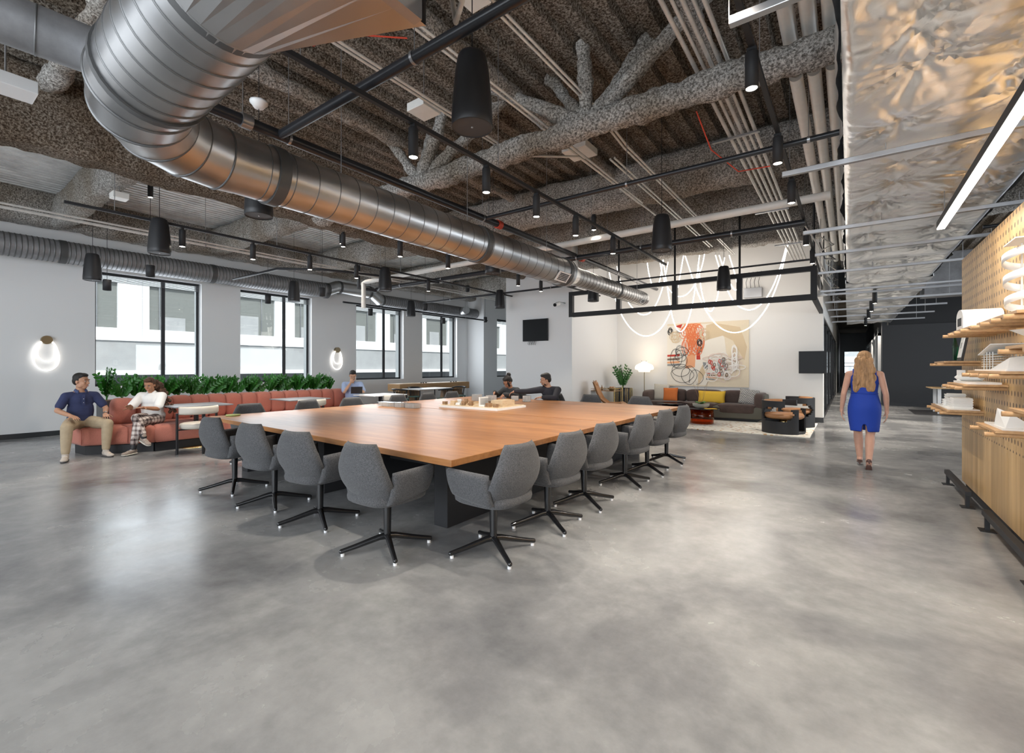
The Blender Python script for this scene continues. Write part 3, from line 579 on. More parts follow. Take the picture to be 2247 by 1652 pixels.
# ================================================================ TRACKS AND SPOTLIGHTS
def track(X,y0,y1,z,label):
    t=thing('lighting_track',label,'lighting track',(X,(y0+y1)/2,z))
    MB().box(X-.018,X+.018,y0,y1,z-.018,z+.018).build('rail',M['mattblack'],t,world=True)
    y=y0+.5
    while y<y1: MB().cyl((X,y,z+.015),(X,y,DECK),.004,6).build('hanger_rod',M['steel'],t,world=True); y+=2.2
TR=[(-3.02,-1,9.5,3.5,'middle black lighting track over the table'),(-.54,-1,13.5,3.62,'black lighting track beside the hall pipes'),(-8.04,1.4,13.5,3.5,'black lighting track under the main beam'),(-5.9,4.6,12.5,3.5,'black lighting track over the far side of the table')]
for t in TR: track(*t)
sp=thing('track_spotlight','proto','spotlight')
MB().box(-.03,.03,-.014,.014,-.045,-.018).build('adapter',M['mattblack'],sp)
MB().lathe([(0,-.045),(.04,-.05),(.043,-.06),(.043,-.30),(.038,-.30),(.037,-.29),(0,-.29)],n=20).build('housing',M['mattblack'],sp)
MB().lathe([(0,-.297),(.036,-.297),(.036,-.292)],n=20).build('lens',M['bulb'],sp)
def spotlamp(parent,e,ang=95,col=(1,.91,.8),z=-.31,blend=.6,r=.03):
    d=bpy.data.lights.new('spot_light','SPOT'); d.energy=e; d.spot_size=math.radians(ang); d.spot_blend=blend; d.color=col; d.shadow_soft_size=r
    o=bpy.data.objects.new('spot_light',d); COL.objects.link(o); o.parent=parent; o.location=(0,0,z); return o
spotlamp(sp,SPOT_W)
ORD=['first','second','third','fourth','fifth','sixth','seventh','eighth','ninth']
rows=[(-3.02,3.5,'middle track',[(907,275),(1067,372),(1177,446),(1263,480),(1345,530)]),
      (-.54,3.62,'hall-side track',[(1613,0),(1675,180),(1712,310),(1737,390),(1770,490),(1786,535)]),
      (-8.04,3.5,'track under the main beam',[(400,502),(555,535),(680,560),(782,585),(940,620)]),
      (-5.9,3.5,'far table track',[(878,520),(983,550),(1137,592),(1187,607)])]
first=True
for X,z,nm,lst in rows:
    for i,(px,py) in enumerate(lst):
        r_=ray(px); Y=r_[1]*X/r_[0] if abs(r_[0])>1e-3 else 8
        if nm.startswith('hall'): Y=[2.25,3.55,5.0,6.3,8.6,10.2][i]
        lab='black cylinder spotlight on the %s, %s from the near end'%(nm,ORD[i])
        if first: sp.location=(X,Y,z); sp['label']=lab; sp['group']='spotlights on the '+nm; first=False
        else: copy_tree(sp,(X,Y,z),0,lab,'spotlights on the '+nm)
# extra cylinders further away over the windows bay and in the hall
for i,(px,py) in enumerate([(753,505),(1303,420)]):
    p=onX(px,py-12,-7.8) if i==0 else onY(px,py,7.6); copy_tree(sp,(p.x,p.y,[4.0,4.17][i]),0,['black cylinder spotlight below the main beam beside the duct','black cylinder spotlight near the white pipe'][i])
for i,y in enumerate((12.5,14.2,16.2,19,22,25,28)):
    c_=copy_tree(sp,(.45,y,3.06 if y<21 else 3.92),0,'black cylinder downlight in the hall, %s from the near end'%ORD[i],'hall downlights')
    for q_ in c_.children:
        if q_.type=='LIGHT': q_.data=q_.data.copy(); q_.data.energy=SPOT_W*2.2
for i,(x,y) in enumerate([(2.2,16.5),(3.2,16.5),(2.6,11.5),(2.6,8)]):
    copy_tree(sp,(x,y,4.93),0,['black downlight left of the pair before the charcoal wall','black downlight right of the pair before the charcoal wall','black downlight behind the display wall, farther','black downlight behind the display wall, nearer'][i])
# rows behind the camera that light the open floor
for i,(x,y) in enumerate([(-2.2,-1.5),(-6,-1.5),(-10,-1.5),(2.2,1.5),(-6.2,1.2),(-10.5,3),(-10.5,7),(-10.5,11)]):
    copy_tree(sp,(x,y,4.93 if x>-8 else 4.86),0,'black cylinder downlight high in the open ceiling, %s of eight'%(ORD[i] if i<8 else 'last'),'open ceiling downlights')
# spotlight washing the display wall and the linear light
lz=2.70; X=.5*(lz-1.4)*1.08
lt=thing('linear_light','long glowing linear light hanging along the display wall','light',(X,4,lz))
ya=1.2; yb=5.9
MB().box(X-.03,X+.03,ya,yb,lz+.012,lz+.07).build('housing',M['mattblack'],lt,world=True)
MB().box(X-.027,X+.027,ya,3.1,lz,lz+.012).build('diffuser',M['ledstrip'],lt,world=True)
MB().box(X-.027,X+.027,3.12,yb,lz,lz+.012).build('diffuser',M['ledstrip'],lt,world=True)
for y in (1.6,3.1,5.7): MB().cyl((X,y,lz+.07),(X,y,3.0),.003,6).build('hanger_cable',M['steel'],lt,world=True)
d=bpy.data.lights.new('linear_glow','AREA'); d.shape='RECTANGLE'; d.size=.05; d.size_y=4.6; d.energy=38; d.color=(1,.93,.84); o=bpy.data.objects.new('linear_glow',d); COL.objects.link(o); o.parent=lt; o.location=(0,-.4,-.01)
# small black cross-pipes over the display wall
for i,(y,z) in enumerate([(5.3,3.0),(6.3,2.95),(7.2,2.95)]): pipe('strut_bar',[(1.2,y,z),(4,y,z)],.02,M['blackpipe'],'black bar above the display wall, %s'%ORD[i],'bar')
# ================================================================ PENDANTS
pd=thing('pendant_speaker','proto','pendant speaker')
MB().lathe([(0,.50),(.075,.50),(.092,.49),(.10,.47),(.115,.38),(.132,.2),(.14,.06),(.14,.0),(.136,-.004),(.132,.004)],n=32).build('body',M['speaker'],pd)
g=MB().lathe([(0,.003),(.133,.003)],n=32).build('grille',M['grille'],pd); MB().lathe([(0,-.002),(.008,-.002),(.008,.003)],n=10).build('centre_cap',M['steel'],g)
MB().cyl((0,0,.5),(0,0,DECK-3.04),.004,6).build('cable',M['black'],pd)
PL=[((1036,280),'large black cone pendant hanging nearest the camera'),((1452,550),'black cone pendant in front of the neon lights, nearer'),((1588,636),'black cone pendant beside the painting, farther'),((350,556),'black cone pendant in front of the first window, nearest'),((203,615),'black cone pendant at the left edge of the first window'),((568,474),'black pendant half hidden behind the big duct'),((645,661),'black cone pendant in front of the second window'),((845,638),'black cone pendant over the far left of the table'),((902,694),'black cone pendant before the wall between the third and fourth windows'),((1082,600),'black pendant half hidden below the duct grille'),((1302,661),'black pendant under the end of the duct'),((1097,676),'black cone pendant beside the wall with the small screen')]
for i,((px,py),lab) in enumerate(PL):
    g_=G(px,py,3.04)
    if i==0: pd.location=(g_[0],g_[1],3.04); pd['label']=lab; pd['group']='cone pendants'
    else: copy_tree(pd,(g_[0],g_[1],3.04),0,lab,'cone pendants')
pc=thing('small_pendant','proto','pendant light')
MB().lathe([(0,.2),(.062,.2),(.066,.195),(.066,0),(.06,0),(.058,.03),(0,.03)],n=20).build('shade',M['mattblack'],pc)
MB().cyl((0,0,.2),(0,0,DECK-2.95),.004,6).build('cable',M['black'],pc)
for i,(px,py) in enumerate([(235,637),(330,607),(588,666),(707,650),(813,692),(933,681),(973,710),(1026,640),(1065,707)]):
    X=-11.4 if i in (0,2,4,6,8) else -9.9
    r_=ray(px,py); t=X/r_[0]; z=H+r_[2]*t; P_=(X,r_[1]*t,z)
    lab='small black cylinder pendant in front of the window wall, %s from the left'%ORD[i]
    if i==0: pc.location=P_; pc['label']=lab; pc['group']='small pendants'
    else: copy_tree(pc,P_,0,lab,'small pendants')
# ================================================================ CONFERENCE TABLE
def table(name,label,quad,basey):
    cx=sum(q[0] for q in quad)/4; cy=sum(q[1] for q in quad)/4
    t=thing(name,label,'table',(cx,cy,0))
    n=4; vs=[(x,y,.69) for x,y in quad]+[(x,y,.74) for x,y in quad]
    MB().add(vs,[(3,2,1,0),(4,5,6,7)]+[(i,(i+1)%n,n+(i+1)%n,n+i) for i in range(n)]).build('tabletop',M['tablewood'],t,world=True,bevel=.004)
    y0,y1=basey
    for x in (-2.82,-4.7,-6.5): MB().box(x-.16,x+.0,y0,y1,0.0,.69).build('base_slab',M['mattblack'],t,world=True,bevel=.004)
    MB().box(-6.5,-2.9,(y0+y1)/2-.05,(y0+y1)/2+.05,.25,.69).build('spine_beam',M['mattblack'],t,world=True)
    return t
table('conference_table','near half of the huge square wooden conference table',[(-2.28,2.40),(-2.28,5.22),(-6.95,5.26),(-6.95,2.64)],(2.92,4.85))
table('conference_table','far half of the huge square wooden conference table',[(-2.28,5.245),(-2.28,7.95),(-6.95,7.98),(-6.95,5.285)],(5.6,7.5))
# ================================================================ GREY ARMCHAIRS
ch=thing('conference_chair','proto','chair')
def back_fn(u,v):
    wv=[(0,.19),(.12,.235),(.4,.285),(.58,.272),(1,.165)]
    for i in range(len(wv)-1):
        if wv[i][0]<=v<=wv[i+1][0]:
            q=(v-wv[i][0])/(wv[i+1][0]-wv[i][0]); w_=wv[i][1]*(1-q)+wv[i+1][1]*q; break
    z=.385+.47*v; y=-.235-.05*math.sin(PI*min(1,v*1.1))*.6-.055*v+.10*(1-v)**3+ .085*u*u*(1-.35*v)
    return (u*w_,y,z)
MB().slab(back_fn,14,18,.075,6).build('backrest',M['felt'],ch,weld=True)
for s in (-1,1):
    def arm_fn(u,v,s=s):
        y=-.19+.20*(u+1); zt=.655+.012*(u+1)/2; zb=.405+.06*((u+1)/2)**2
        return (s*(.268+.022*v+.01*u-.05*((1-v)**3)),y,zb+(zt-zb)*v)
    MB().slab(arm_fn,12,10,.055,7).build('armrest',M['felt'],ch,weld=True)
MB().ell((0,.0,.435),.245,.26,.055,e=.55,n=28,m=12).build('seat',M['felt'],ch)
MB().ell((0,-.02,.40),.16,.18,.03,e=.6,n=20,m=8).build('underseat_plate',M['black'],ch)
MB().cyl((0,0,.10),(0,0,.40),.027,18,.033).build('column',M['gloss'],ch)
for k in range(4):
    q=PI/4+k*PI/2+.25; d=Vector((math.cos(q),math.sin(q),0))
    o=MB().tube([(0,0,.105),d*.06+Vector((0,0,.10)),d*.22+Vector((0,0,.06)),d*.335+Vector((0,0,.035))],[.027,.023,.019,.017],10).ell(d*.335+Vector((0,0,.035)),.0172,.0172,.0172,n=10,m=6).build('leg',M['gloss'],ch)
    MB().cyl(d*.325,d*.325+Vector((0,0,.02)),.014,12).build('glide',M['whitelam'],o)
chairs=[]
R_=[(1083,1181),(1202,1125),(1282,1083),(1371,1042),(1420,1019),(1462.5,998)]
L_=[(850,1176),(702.5,1120),(602.5,1084),(515,1054)]
rz=[.28,.12,.05,.30,.10,.0]
nm=['first','second','third','fourth','fifth','sixth']
for i,(px,py) in enumerate(R_):
    g_=G(px,py,.10); chairs.append((g_,[1.55,1.52,1.5,1.47,1.5,1.52][i],'grey armchair on the right side of the table, %s from the near corner'%nm[i],'armchairs along the right side of the table'))
for i,(px,py) in enumerate(L_):
    g_=G(px,py,.10); chairs.append((g_,[.02,.12,.09,.07][i],'grey armchair on the front-left side of the table, %s from the near corner'%nm[i],'armchairs along the front-left side of the table'))
for i,y in enumerate((3.3,4.25,5.05,6.15,6.95,7.7)):
    chairs.append(((-7.05,y),-PI/2+[0,.1,-.1,.05,0,0][i],'grey armchair on the far-left side of the table, %s from the left corner'%nm[i],'armchairs along the far-left side of the table'))
for i,(x,l) in enumerate([(-3.15,'grey armchair on the lounge side of the table, right one'),(-4.2,'grey armchair right of the man in the dark shirt'),(-5.0,'grey armchair under the man in the dark shirt'),(-5.95,'grey armchair under the woman in the dark blazer')]):
    chairs.append(((x,8.2),PI+[.05,-.08,.1,0][i],l,'armchairs along the lounge side of the table'))
for i,(g_,r_,lab,grp) in enumerate(chairs):
    if i==0: ch.location=(g_[0],g_[1],0); ch.rotation_euler=(0,0,r_); ch['label']=lab; ch['group']=grp
    else: copy_tree(ch,(g_[0],g_[1],0),r_,lab,grp)
# ================================================================ THINGS ON THE TABLE
TZ=.741
rnd=random.Random(3)
t=thing('site_model','wooden architectural site model with many small blocks on a white board','model',(-4.9,5.9,TZ),.03)
MB().box(-.6,.6,-.4,.4,.0,.035).build('base_board',M['paper'],t)
MB().box(-.58,.58,-.38,.38,.0352,.045).build('ground_layer',M['lightwood'],t)
mm=[M['brownwood'],M['lightwood'],M['paper'],M['brownwood']]
for i in range(34):
    x=-.54+.13*(i%9)+rnd.uniform(-.03,.03); y=-.30+.17*(i//9)+rnd.uniform(-.03,.03); a_=rnd.uniform(.03,.06);b2=rnd.uniform(.02,.05);h=rnd.uniform(.02,.065)
    if x>.25 and abs(y)<.2: continue
    MB().obox((x,y,.045+h/2),a_*1.6,b2*1.6,h,rnd.choice((0,0,.4))).build('building_block',mm[i%4],t)
MB().box(.2,.32,-.30,-.12,.045,.17).build('clear_block',M['acrylic'],t); MB().box(.18,.20,-.32,-.1,.045,.19).build('white_block',M['paper'],t)
MB().box(.33,.55,-.2,.14,.045,.14).build('tall_block',M['lightwood'],t)
def acrylic(name,label,loc,sx,sy,h,group=None,ribs=8):
    t=thing(name,label,'model',loc,0,group)
    MB().box(-sx/2,sx/2,-sy/2,sy/2,0,h).build('casing',M['acrylic'],t)
    mb=MB()
    for i in range(ribs):
        x=-sx*.46+sx*.92*(i+.5)/ribs; mb.box(x-.0025,x+.0025,-sy*.44,sy*.44,0.004,h-.006)
    mb.build('fins',M['paper'],t)
for i,(x,y,sx,sy,h,l) in enumerate([(-6.35,5.12,.36,.16,.07,'long clear acrylic block model at the left of the trio on the near table'),(-6.0,5.12,.18,.16,.08,'small clear acrylic model in the middle of the near table trio'),(-5.72,5.12,.24,.16,.075,'clear acrylic block model at the right of the near table trio'),(-5.95,7.0,.17,.17,.13,'ribbed clear acrylic cube left of the seated woman'),(-5.55,6.95,.17,.17,.13,'ribbed clear acrylic cube behind the site model'),(-5.35,7.45,.12,.12,.10,'clear acrylic cube between the hands of the seated woman'),(-5.0,7.35,.13,.12,.12,'white acrylic cube under the reaching hand')]):
    acrylic('acrylic_model',l,(x,y,TZ),sx,sy,h,'acrylic models on the table')
tag(MB().lathe([(0,.0),(.085,0),(.09,.008),(.088,.018),(0,.02)],(-6.78,2.86,TZ),24).build('coaster',mat('green_felt_pad',(.33,.36,.13),.8),None,True),'round green pad at the left corner of the table','coaster')
# ================================================================ CORAL BANQUETTE
cz=.44
bq=thing('banquette','long coral channel-tufted banquette with a rounded bench end','sofa',(-9.8,4.5,0))
def cushion(mb,poly,z0,z1,inset=.05,steps=5):
    c=Vector((sum(p[0] for p in poly)/len(poly),sum(p[1] for p in poly)/len(poly)))
    rings=[(z0+.015,-.0),(z0+.05,.02)]+[(z0+.05+(z1-z0-.09)*k/steps,.028) for k in range(1,steps)]+[(z1-.05,.02),(z1-.015,-.008),(z1,-inset)]
    n=len(poly); vs=[]
    for z,o_ in rings:
        for p in poly:
            d=(Vector(p)-c); d.normalize(); vs.append((p[0]+d.x*o_,p[1]+d.y*o_,z))
    fs=[(i*n+k,i*n+(k+1)%n,(i+1)*n+(k+1)%n,(i+1)*n+k) for i in range(len(rings)-1) for k in range(n)]
    mb.add(vs,fs,True); mb.add(vs[-n:],[tuple(range(n))],True); mb.add(vs[:n],[tuple(reversed(range(n)))]); return mb
def dens(poly,k=5):
    out=[]
    for i in range(len(poly)):
        a,b_=poly[i],poly[(i+1)%len(poly)]
        for j in range(k): out.append((a[0]+(b_[0]-a[0])*j/k,a[1]+(b_[1]-a[1])*j/k))
    return out
segs=[[(-9.80,1.92),(-10.32,1.88),(-10.55,2.15),(-10.42,2.72),(-9.32,2.72),(-9.52,2.36)],[(-9.30,2.74),(-10.45,2.74),(-10.45,4.12),(-9.30,4.12)],[(-9.30,4.14),(-10.45,4.14),(-10.45,5.5),(-9.30,5.5)],[(-9.30,5.52),(-10.45,5.52),(-10.45,6.95),(-9.30,6.95)]]
for i,p in enumerate(segs):
    cushion(MB(),dens(p),.14,cz).build('seat_cushion',M['coral'],bq,world=True,weld=True)
    pp=[(a+(.05 if a<-9.8 else -.05),b_+(.04 if k<2 and i==0 else 0)) for k,(a,b_) in enumerate(p)]
    MB().prism(pp,0,.14).build('plinth',M['mattblack'],bq,world=True)
for x,y,dx,dy in [(-9.78,1.9,-.02,.3),(-9.47,2.40,-.3,0),(-9.29,3.4,-.9,0),(-9.29,4.8,-.9,0),(-9.29,6.2,-.9,0)]:
    MB().tube([(x,y,.17),(x+.02,y,.32),(x,y,.42),(x+dx*.3,y+dy*.3,cz+.004),(x+dx,y+dy,cz+.002)],.004,6).build('seam',mat('seam_thread',(.35,.10,.07),.9) if 'seam' not in M else M['seam'],bq,world=True)
# backrest: row of rounded channels
mb=None; y=2.35; i=0
while y<6.95:
    xo=-10.02-.16*min(1,(y-2.35)/.4) if y<2.8 else -10.20
    h=.86 if y>2.6 else .84
    o=MB().ell((xo-.1,y+.15,.64),.17,.165,.235,e=.5,n=24,m=14).build('back_channel',M['coral'],bq,world=True); y+=.302; i+=1
MB().box(-10.62,-10.36,2.5,6.95,0,.80).build('back_panel',M['coral'],bq,world=True,bevel=.03)
# planter with zz plants
pl=thing('planter','long dark planter box behind the banquette','planter',(-10.85,4.9,0)); MB().box(-11.05,-10.64,2.35,7.0,0,.80).build('box',M['planter'],pl,world=True,bevel=.01); MB().box(-11.03,-10.66,2.37,6.98,.80,.81).build('mulch',M['soil'],pl,world=True)
def zz(mb,base,stems,h,rnd,spread=.35,lw=.035):
    for s in range(stems):
        a=rnd.uniform(0,2*PI); lean=rnd.uniform(.1,spread); hh=h*rnd.uniform(.65,1.05); pts=[]
        for k in range(9):
            q=k/8; pts.append(Vector(base)+Vector((math.cos(a)*lean*q**1.6,math.sin(a)*lean*q**1.6,hh*q)))
        mb.tube(pts,[.008*(1-.7*k/8) for k in range(9)],5)
        for k in range(2,9):
            for sd in (-1,1):
                t=(pts[k]-pts[k-1]).normalized(); side=t.cross(Vector((math.cos(a+1.3),math.sin(a+1.3),.2))).normalized()*sd
                L=lw*2.3*rnd.uniform(.8,1.15)*(1.1-.45*abs(k/8-.55)); d=(side*.8+t*.7).normalized(); wv=d.cross(side.cross(t)).normalized()*L*.30; nn=d.cross(wv).normalized()*.006
                p=pts[k]; mb.add([p,p+d*L*.35+wv+nn,p+d*L*.7+wv*.8+nn,p+d*L,p+d*L*.7-wv*.8+nn,p+d*L*.35-wv+nn,p+d*L*.5-nn],[(0,1,6),(1,2,6),(2,3,6),(3,4,6),(4,5,6),(5,0,6)],True)
rnd=random.Random(11); n=21
for i in range(n):
    y=2.45+i*4.45/(n-1)
    mb=MB(); zz(mb,(0,0,0),10,.38 if i else .52,rnd,.30,.040)
    o=mb.build('zz_plant',M['leaf']); o.location=(-10.85,y,.80)
    tag(o,('glossy green zz plant at the left end of the planter beside the curly-haired woman' if i==0 else 'glossy green zz plant behind the banquette, %s from the left end of the planter'%(ORD+['tenth','eleventh','twelfth','thirteenth','fourteenth','fifteenth','sixteenth','seventeenth','eighteenth','nineteenth','twentieth','last'])[i]),'plant','zz plants in the planter')
# ================================================================ CAFE TABLES AND CREAM CHAIRS
def cafe_table(name,label,x,y,topm,sx=.82,sy=.9):
    t=thing(name,label,'table',(x,y,0),0,'cafe tables along the banquette')
    MB().box(-sx/2,sx/2,-sy/2,sy/2,.72,.74).build('tabletop',topm,t,bevel=.004)
    MB().obox((0,0,.37),.09,.05,.70).build('column',M['black'],t,bevel=.005)
    MB().lathe([(0,0),(.29,0),(.29,.012),(.06,.022),(0,.022)],n=40).build('base_disc',M['brass'],t)
    return t
cafe_table('cafe_table','grey-topped cafe table nearest the seated pair',-9.42,3.36,M['greytop']).location.y=3.36
cafe_table('cafe_table','grey-topped cafe table in the middle of the banquette',-9.42,5.3,M['greytop'])
cafe_table('cafe_table','white-topped cafe table in front of the man with the tablet',-9.25,7.25,M['whitelam'],.85,.95)
cc=thing('cafe_chair','proto','chair')
pts=[]
def cback(u,v):
    a=u*1.25; r=.30; return (-r*math.sin(a),.02-.0-r*math.cos(a)+.0,.64+.13*v)
MB().slab(cback,20,6,.05,5).build('curved_back',M['cream'],cc,weld=True)
MB().lathe([(0,.40),(.21,.40),(.235,.42),(.24,.455),(.225,.485),(.19,.495),(0,.497)],n=32).build('seat',M['cream'],cc)
for s in (-1,1):
    MB().obox((s*.285,-.02,.33),.028,.045,.66).build('leg',M['black'],cc,bevel=.004)
MB().obox((0,-.27,.33),.045,.028,.66).build('leg',M['black'],cc,bevel=.004)
MB().obox((0,0,.39),.57,.03,.02).obox((0,-.13,.39),.03,.27,.02).build('seat_frame',M['black'],cc)
for i,(x,y,l) in enumerate([(-8.72,3.12,'cream leather barrel chair at the nearest cafe table'),(-8.72,5.1,'cream leather barrel chair at the middle cafe table'),(-8.6,7.05,'cream leather barrel chair opposite the man with the tablet')]):
    if i==0: cc.location=(x,y,0); cc.rotation_euler=(0,0,PI/2); cc['label']=l; cc['group']='cream barrel chairs'
    else: copy_tree(cc,(x,y,0),PI/2,l,'cream barrel chairs')
# ================================================================ SHUFFLEBOARD CORNER
t=thing('shuffleboard_table','long wooden shuffleboard table under the far windows','table',(-11.9,11.5,0))
MB().box(-12.2,-11.6,9.85,13.2,.62,.86).build('body',M['oakshelf'],t,world=True,bevel=.006); MB().box(-12.14,-11.66,9.9,13.15,.861,.866).build('playfield',M['lightwood'],t,world=True)
for y in (10.2,10.7,12.3,12.8):
    d=.12 if y in (10.7,12.8) else -.12
    MB().add([(-12.1,y-.09,.62),(-12.1,y+.09,.62),(-11.7,y+.09,.62),(-11.7,y-.09,.62),(-12.1,y-.09+d,0),(-12.1,y+.09+d,0),(-11.7,y+.09+d,0),(-11.7,y-.09+d,0)],[(0,1,2,3),(7,6,5,4),(0,4,5,1),(1,5,6,2),(2,6,7,3),(3,7,4,0)]).build('leg',M['brownwood'],t,world=True)
for i,y in enumerate((10.9,11.0,11.12,12.35,12.5,12.62)): tag(MB().lathe([(0,0),(.028,0),(.03,.012),(.028,.024),(0,.024)],(-11.75,y,.867),16).build('puck',M['mattblack'],None,True),'black puck on the shuffleboard table, %s from the left'%ORD[i],'puck','shuffleboard pucks')
t=thing('side_table','white rectangular table in front of the shuffleboard','table',(-10.7,10.2,0)); MB().box(-11.1,-10.3,9.5,10.9,.72,.745).build('tabletop',M['whitelam'],t,world=True,bevel=.004)
for x in (-11.0,-10.4):
    for y in (9.6,10.8): MB().cyl((x,y,0),(x,y,.72),.018,10).build('leg',M['black'],t,world=True)
wc=thing('spindle_chair','proto','chair')
MB().ell((0,0,.455),.22,.21,.02,e=.5).build('seat',mat('green_pad',(.10,.20,.16),.6),wc)
MB().tube([(-.26,.02,.72),(-.22,-.13,.74),(0,-.21,.75),(.22,-.13,.74),(.26,.02,.72)],[.02,.024,.026,.024,.02],10).build('top_rail',M['black'],wc)
for k in range(7):
    q=-.9+.3*k; MB().cyl((.17*math.sin(q),-.17*math.cos(q),.46),(.22*math.sin(q),-.205*math.cos(q),.74),.009,8).build('spindle',M['black'],wc)
for sx_ in (-1,1):
    for sy_ in (-1,1): MB().cyl((sx_*.16,sy_*.15,.45),(sx_*.21,sy_*.2,0),.016,8).build('leg',M['black'],wc)
for i,(x,y,r_,l) in enumerate([(-9.95,10.2,PI/2,'black spindle chair seen from behind in front of the shuffleboard table'),(-10.8,9.2,.1,'black spindle chair at the near end of the white side table'),(-10.6,11.5,PI,'black spindle chair at the far end of the white side table'),(-11.35,10.3,-PI/2,'black spindle chair between the white side table and the shuffleboard')]):
    if i==0: wc.location=(x,y,0); wc.rotation_euler=(0,0,r_); wc['label']=l; wc['group']='black spindle chairs'
    else: copy_tree(wc,(x,y,0),r_,l,'black spindle chairs')
# ================================================================ WALL SCONCES
for i,(px,py) in enumerate([(101,746),(738,768)]):
    p=onX(px,py,WX0); t=thing('wall_sconce',['looped glowing wall light left of the first window','looped glowing wall light right of the second window'][i],'wall light',(WX0,p.y,p.z),0,'looped wall lights')
    MB().tube([(0,0,0),(.10,0,0)],.085 if i==0 else .085,28).build('mount_disc',M['bronze'],t)
    k=1.0
    for (w_,h_,off) in ((.215,.62,0.0),(.17,.44,.012)):
        pts=[]
        for a in range(40):
            q=2*PI*a/40; rx=w_*(1.0 if math.cos(q)<0 else .92); pts.append((.045+off,math.sin(q)*w_*(1-.28*(math.cos(q)+1)/2)+(.0 if off==0 else .015),-h_/2+math.cos(q)*h_/2))
        MB().tube(pts,.009,8,closed=True).build('neon_loop',M['neon2'],t)
# ================================================================ WALL SCREENS
def tv(name,label,px0,px1,py0,py1,Y,rz=0,th=.05):
    a,b_=onY(px0,py1,Y),onY(px1,py0,Y); c=(a+b_)/2; W_=b_.x-a.x; h_=onY((px0+px1)/2,py0,Y).z-onY((px0+px1)/2,py1,Y).z
    t=thing(name,label,'screen',(c.x,Y,c.z),rz)
    MB().box(-W_/2,W_/2,-th,0,-h_/2,h_/2).build('casing',M['mattblack'],t,bevel=.004); MB().box(-W_/2+.01,W_/2-.01,-th-.003,-th-.001,-h_/2+.012,h_/2-.01).build('display',M['screen'],t)
    MB().box(-.1,.1,0,.1 if rz else .03,-.1,.1).build('wall_bracket',M['mattblack'],t); return t
tv('wall_screen','black screen mounted on the white wall behind the seated pair',1149,1203,700,748,YC-.03)
t=bpy.data.objects['wall_screen']
for k in range(4): MB().tube([(-.25+k*.07,.0,-.31),(-.26+k*.07,-.01,-.39),(-.22+k*.07,-.01,-.42),(-.2+k*.07,0,-.31)],.005,6).build('dangling_cable',M['black'],t)
tv('wall_screen','black screen on the lounge wall beside the hall',1753,1812,770,819,YL-.1,0)
o=thing('security_camera','white projector-like camera on the wall beside the lounge frame','camera',(-6.25,YC-.35,3.1)); MB().tube([(0,0,0),(.02,-.22,-.06)],.055,16).build('body',M['whitelam'],o); MB().tube([(.02,-.22,-.06),(.022,-.235,-.064)],.045,16).build('lens',M['screen'],o); MB().box(-.01,.01,0,.35,.04,.06).build('bracket',M['steel'],o)
# ================================================================ LOUNGE
# steel clerestory frame
t=thing('steel_frame','black steel clerestory frame hanging across the lounge opening','frame',(-3.3,11.1,2.76))
YF=11.1
MB().box(XL,XR,YF-.05,YF+.05,2.76,2.875).build('bottom_beam',M['mattblack'],t,world=True)
MB().box(XL,XR,YF-.05,YF+.05,3.34,3.44).build('top_beam',M['mattblack'],t,world=True)
MB().box(XR-.08,XR,YF,YL,2.76,2.85).box(XR-.08,XR,YF,YL,3.36,3.44).build('return_beam',M['mattblack'],t,world=True)
for px in (1254,1358,1481,1623,1786):
    x=onY(px,700,YF).x; MB().box(x-.055,x+.055,YF-.055,YF+.055,2.76,3.44).build('post',M['mattblack'],t,world=True); MB().cyl((x,YF,3.44),(x,YF,DECK),.022,10).build('drop_rod',M['black'],t,world=True)
pipe('sprinkler_pipe',[(XL,YF-.15,3.55),(XR,YF-.15,3.55)],.02,M['blackpipe'],'thin black pipe just above the lounge frame')
# rug
m=mat('terrazzo_rug',(.80,.77,.70),.95); N,Lk,b=nodes(m); tc=N.new('ShaderNodeTexCoord'); v=N.new('ShaderNodeTexVoronoi'); v.inputs['Scale'].default_value=9; v.inputs['Randomness'].default_value=1; Lk.new(tc.outputs['Object'],v.inputs['Vector'])
r=ramp(N,[(.30,(1,1,1)),(.31,(0,0,0))]); Lk.new(v.outputs['Distance'],r.inputs[0])
cr=ramp(N,[(0,(.30,.10,.05)),(.35,(.62,.36,.14)),(.6,(.45,.42,.36)),(.8,(.72,.62,.45)),(1,(.25,.22,.2))]); s=N.new('ShaderNodeSeparateColor'); Lk.new(v.outputs['Color'],s.inputs[0]); Lk.new(s.outputs[0],cr.inputs[0])
mx=N.new('ShaderNodeMixRGB'); mx.inputs[1].default_value=(.80,.77,.70,1); Lk.new(r.outputs[0],mx.inputs[0]); Lk.new(cr.outputs[0],mx.inputs[2]); Lk.new(mx.outputs[0],b.inputs['Base Color'])
tag(MB().box(-4.9,-.62,10.85,13.75,0,.012).build('rug',m,None,True,bevel=.003),'large cream rug with scattered brown chips in the lounge','rug')
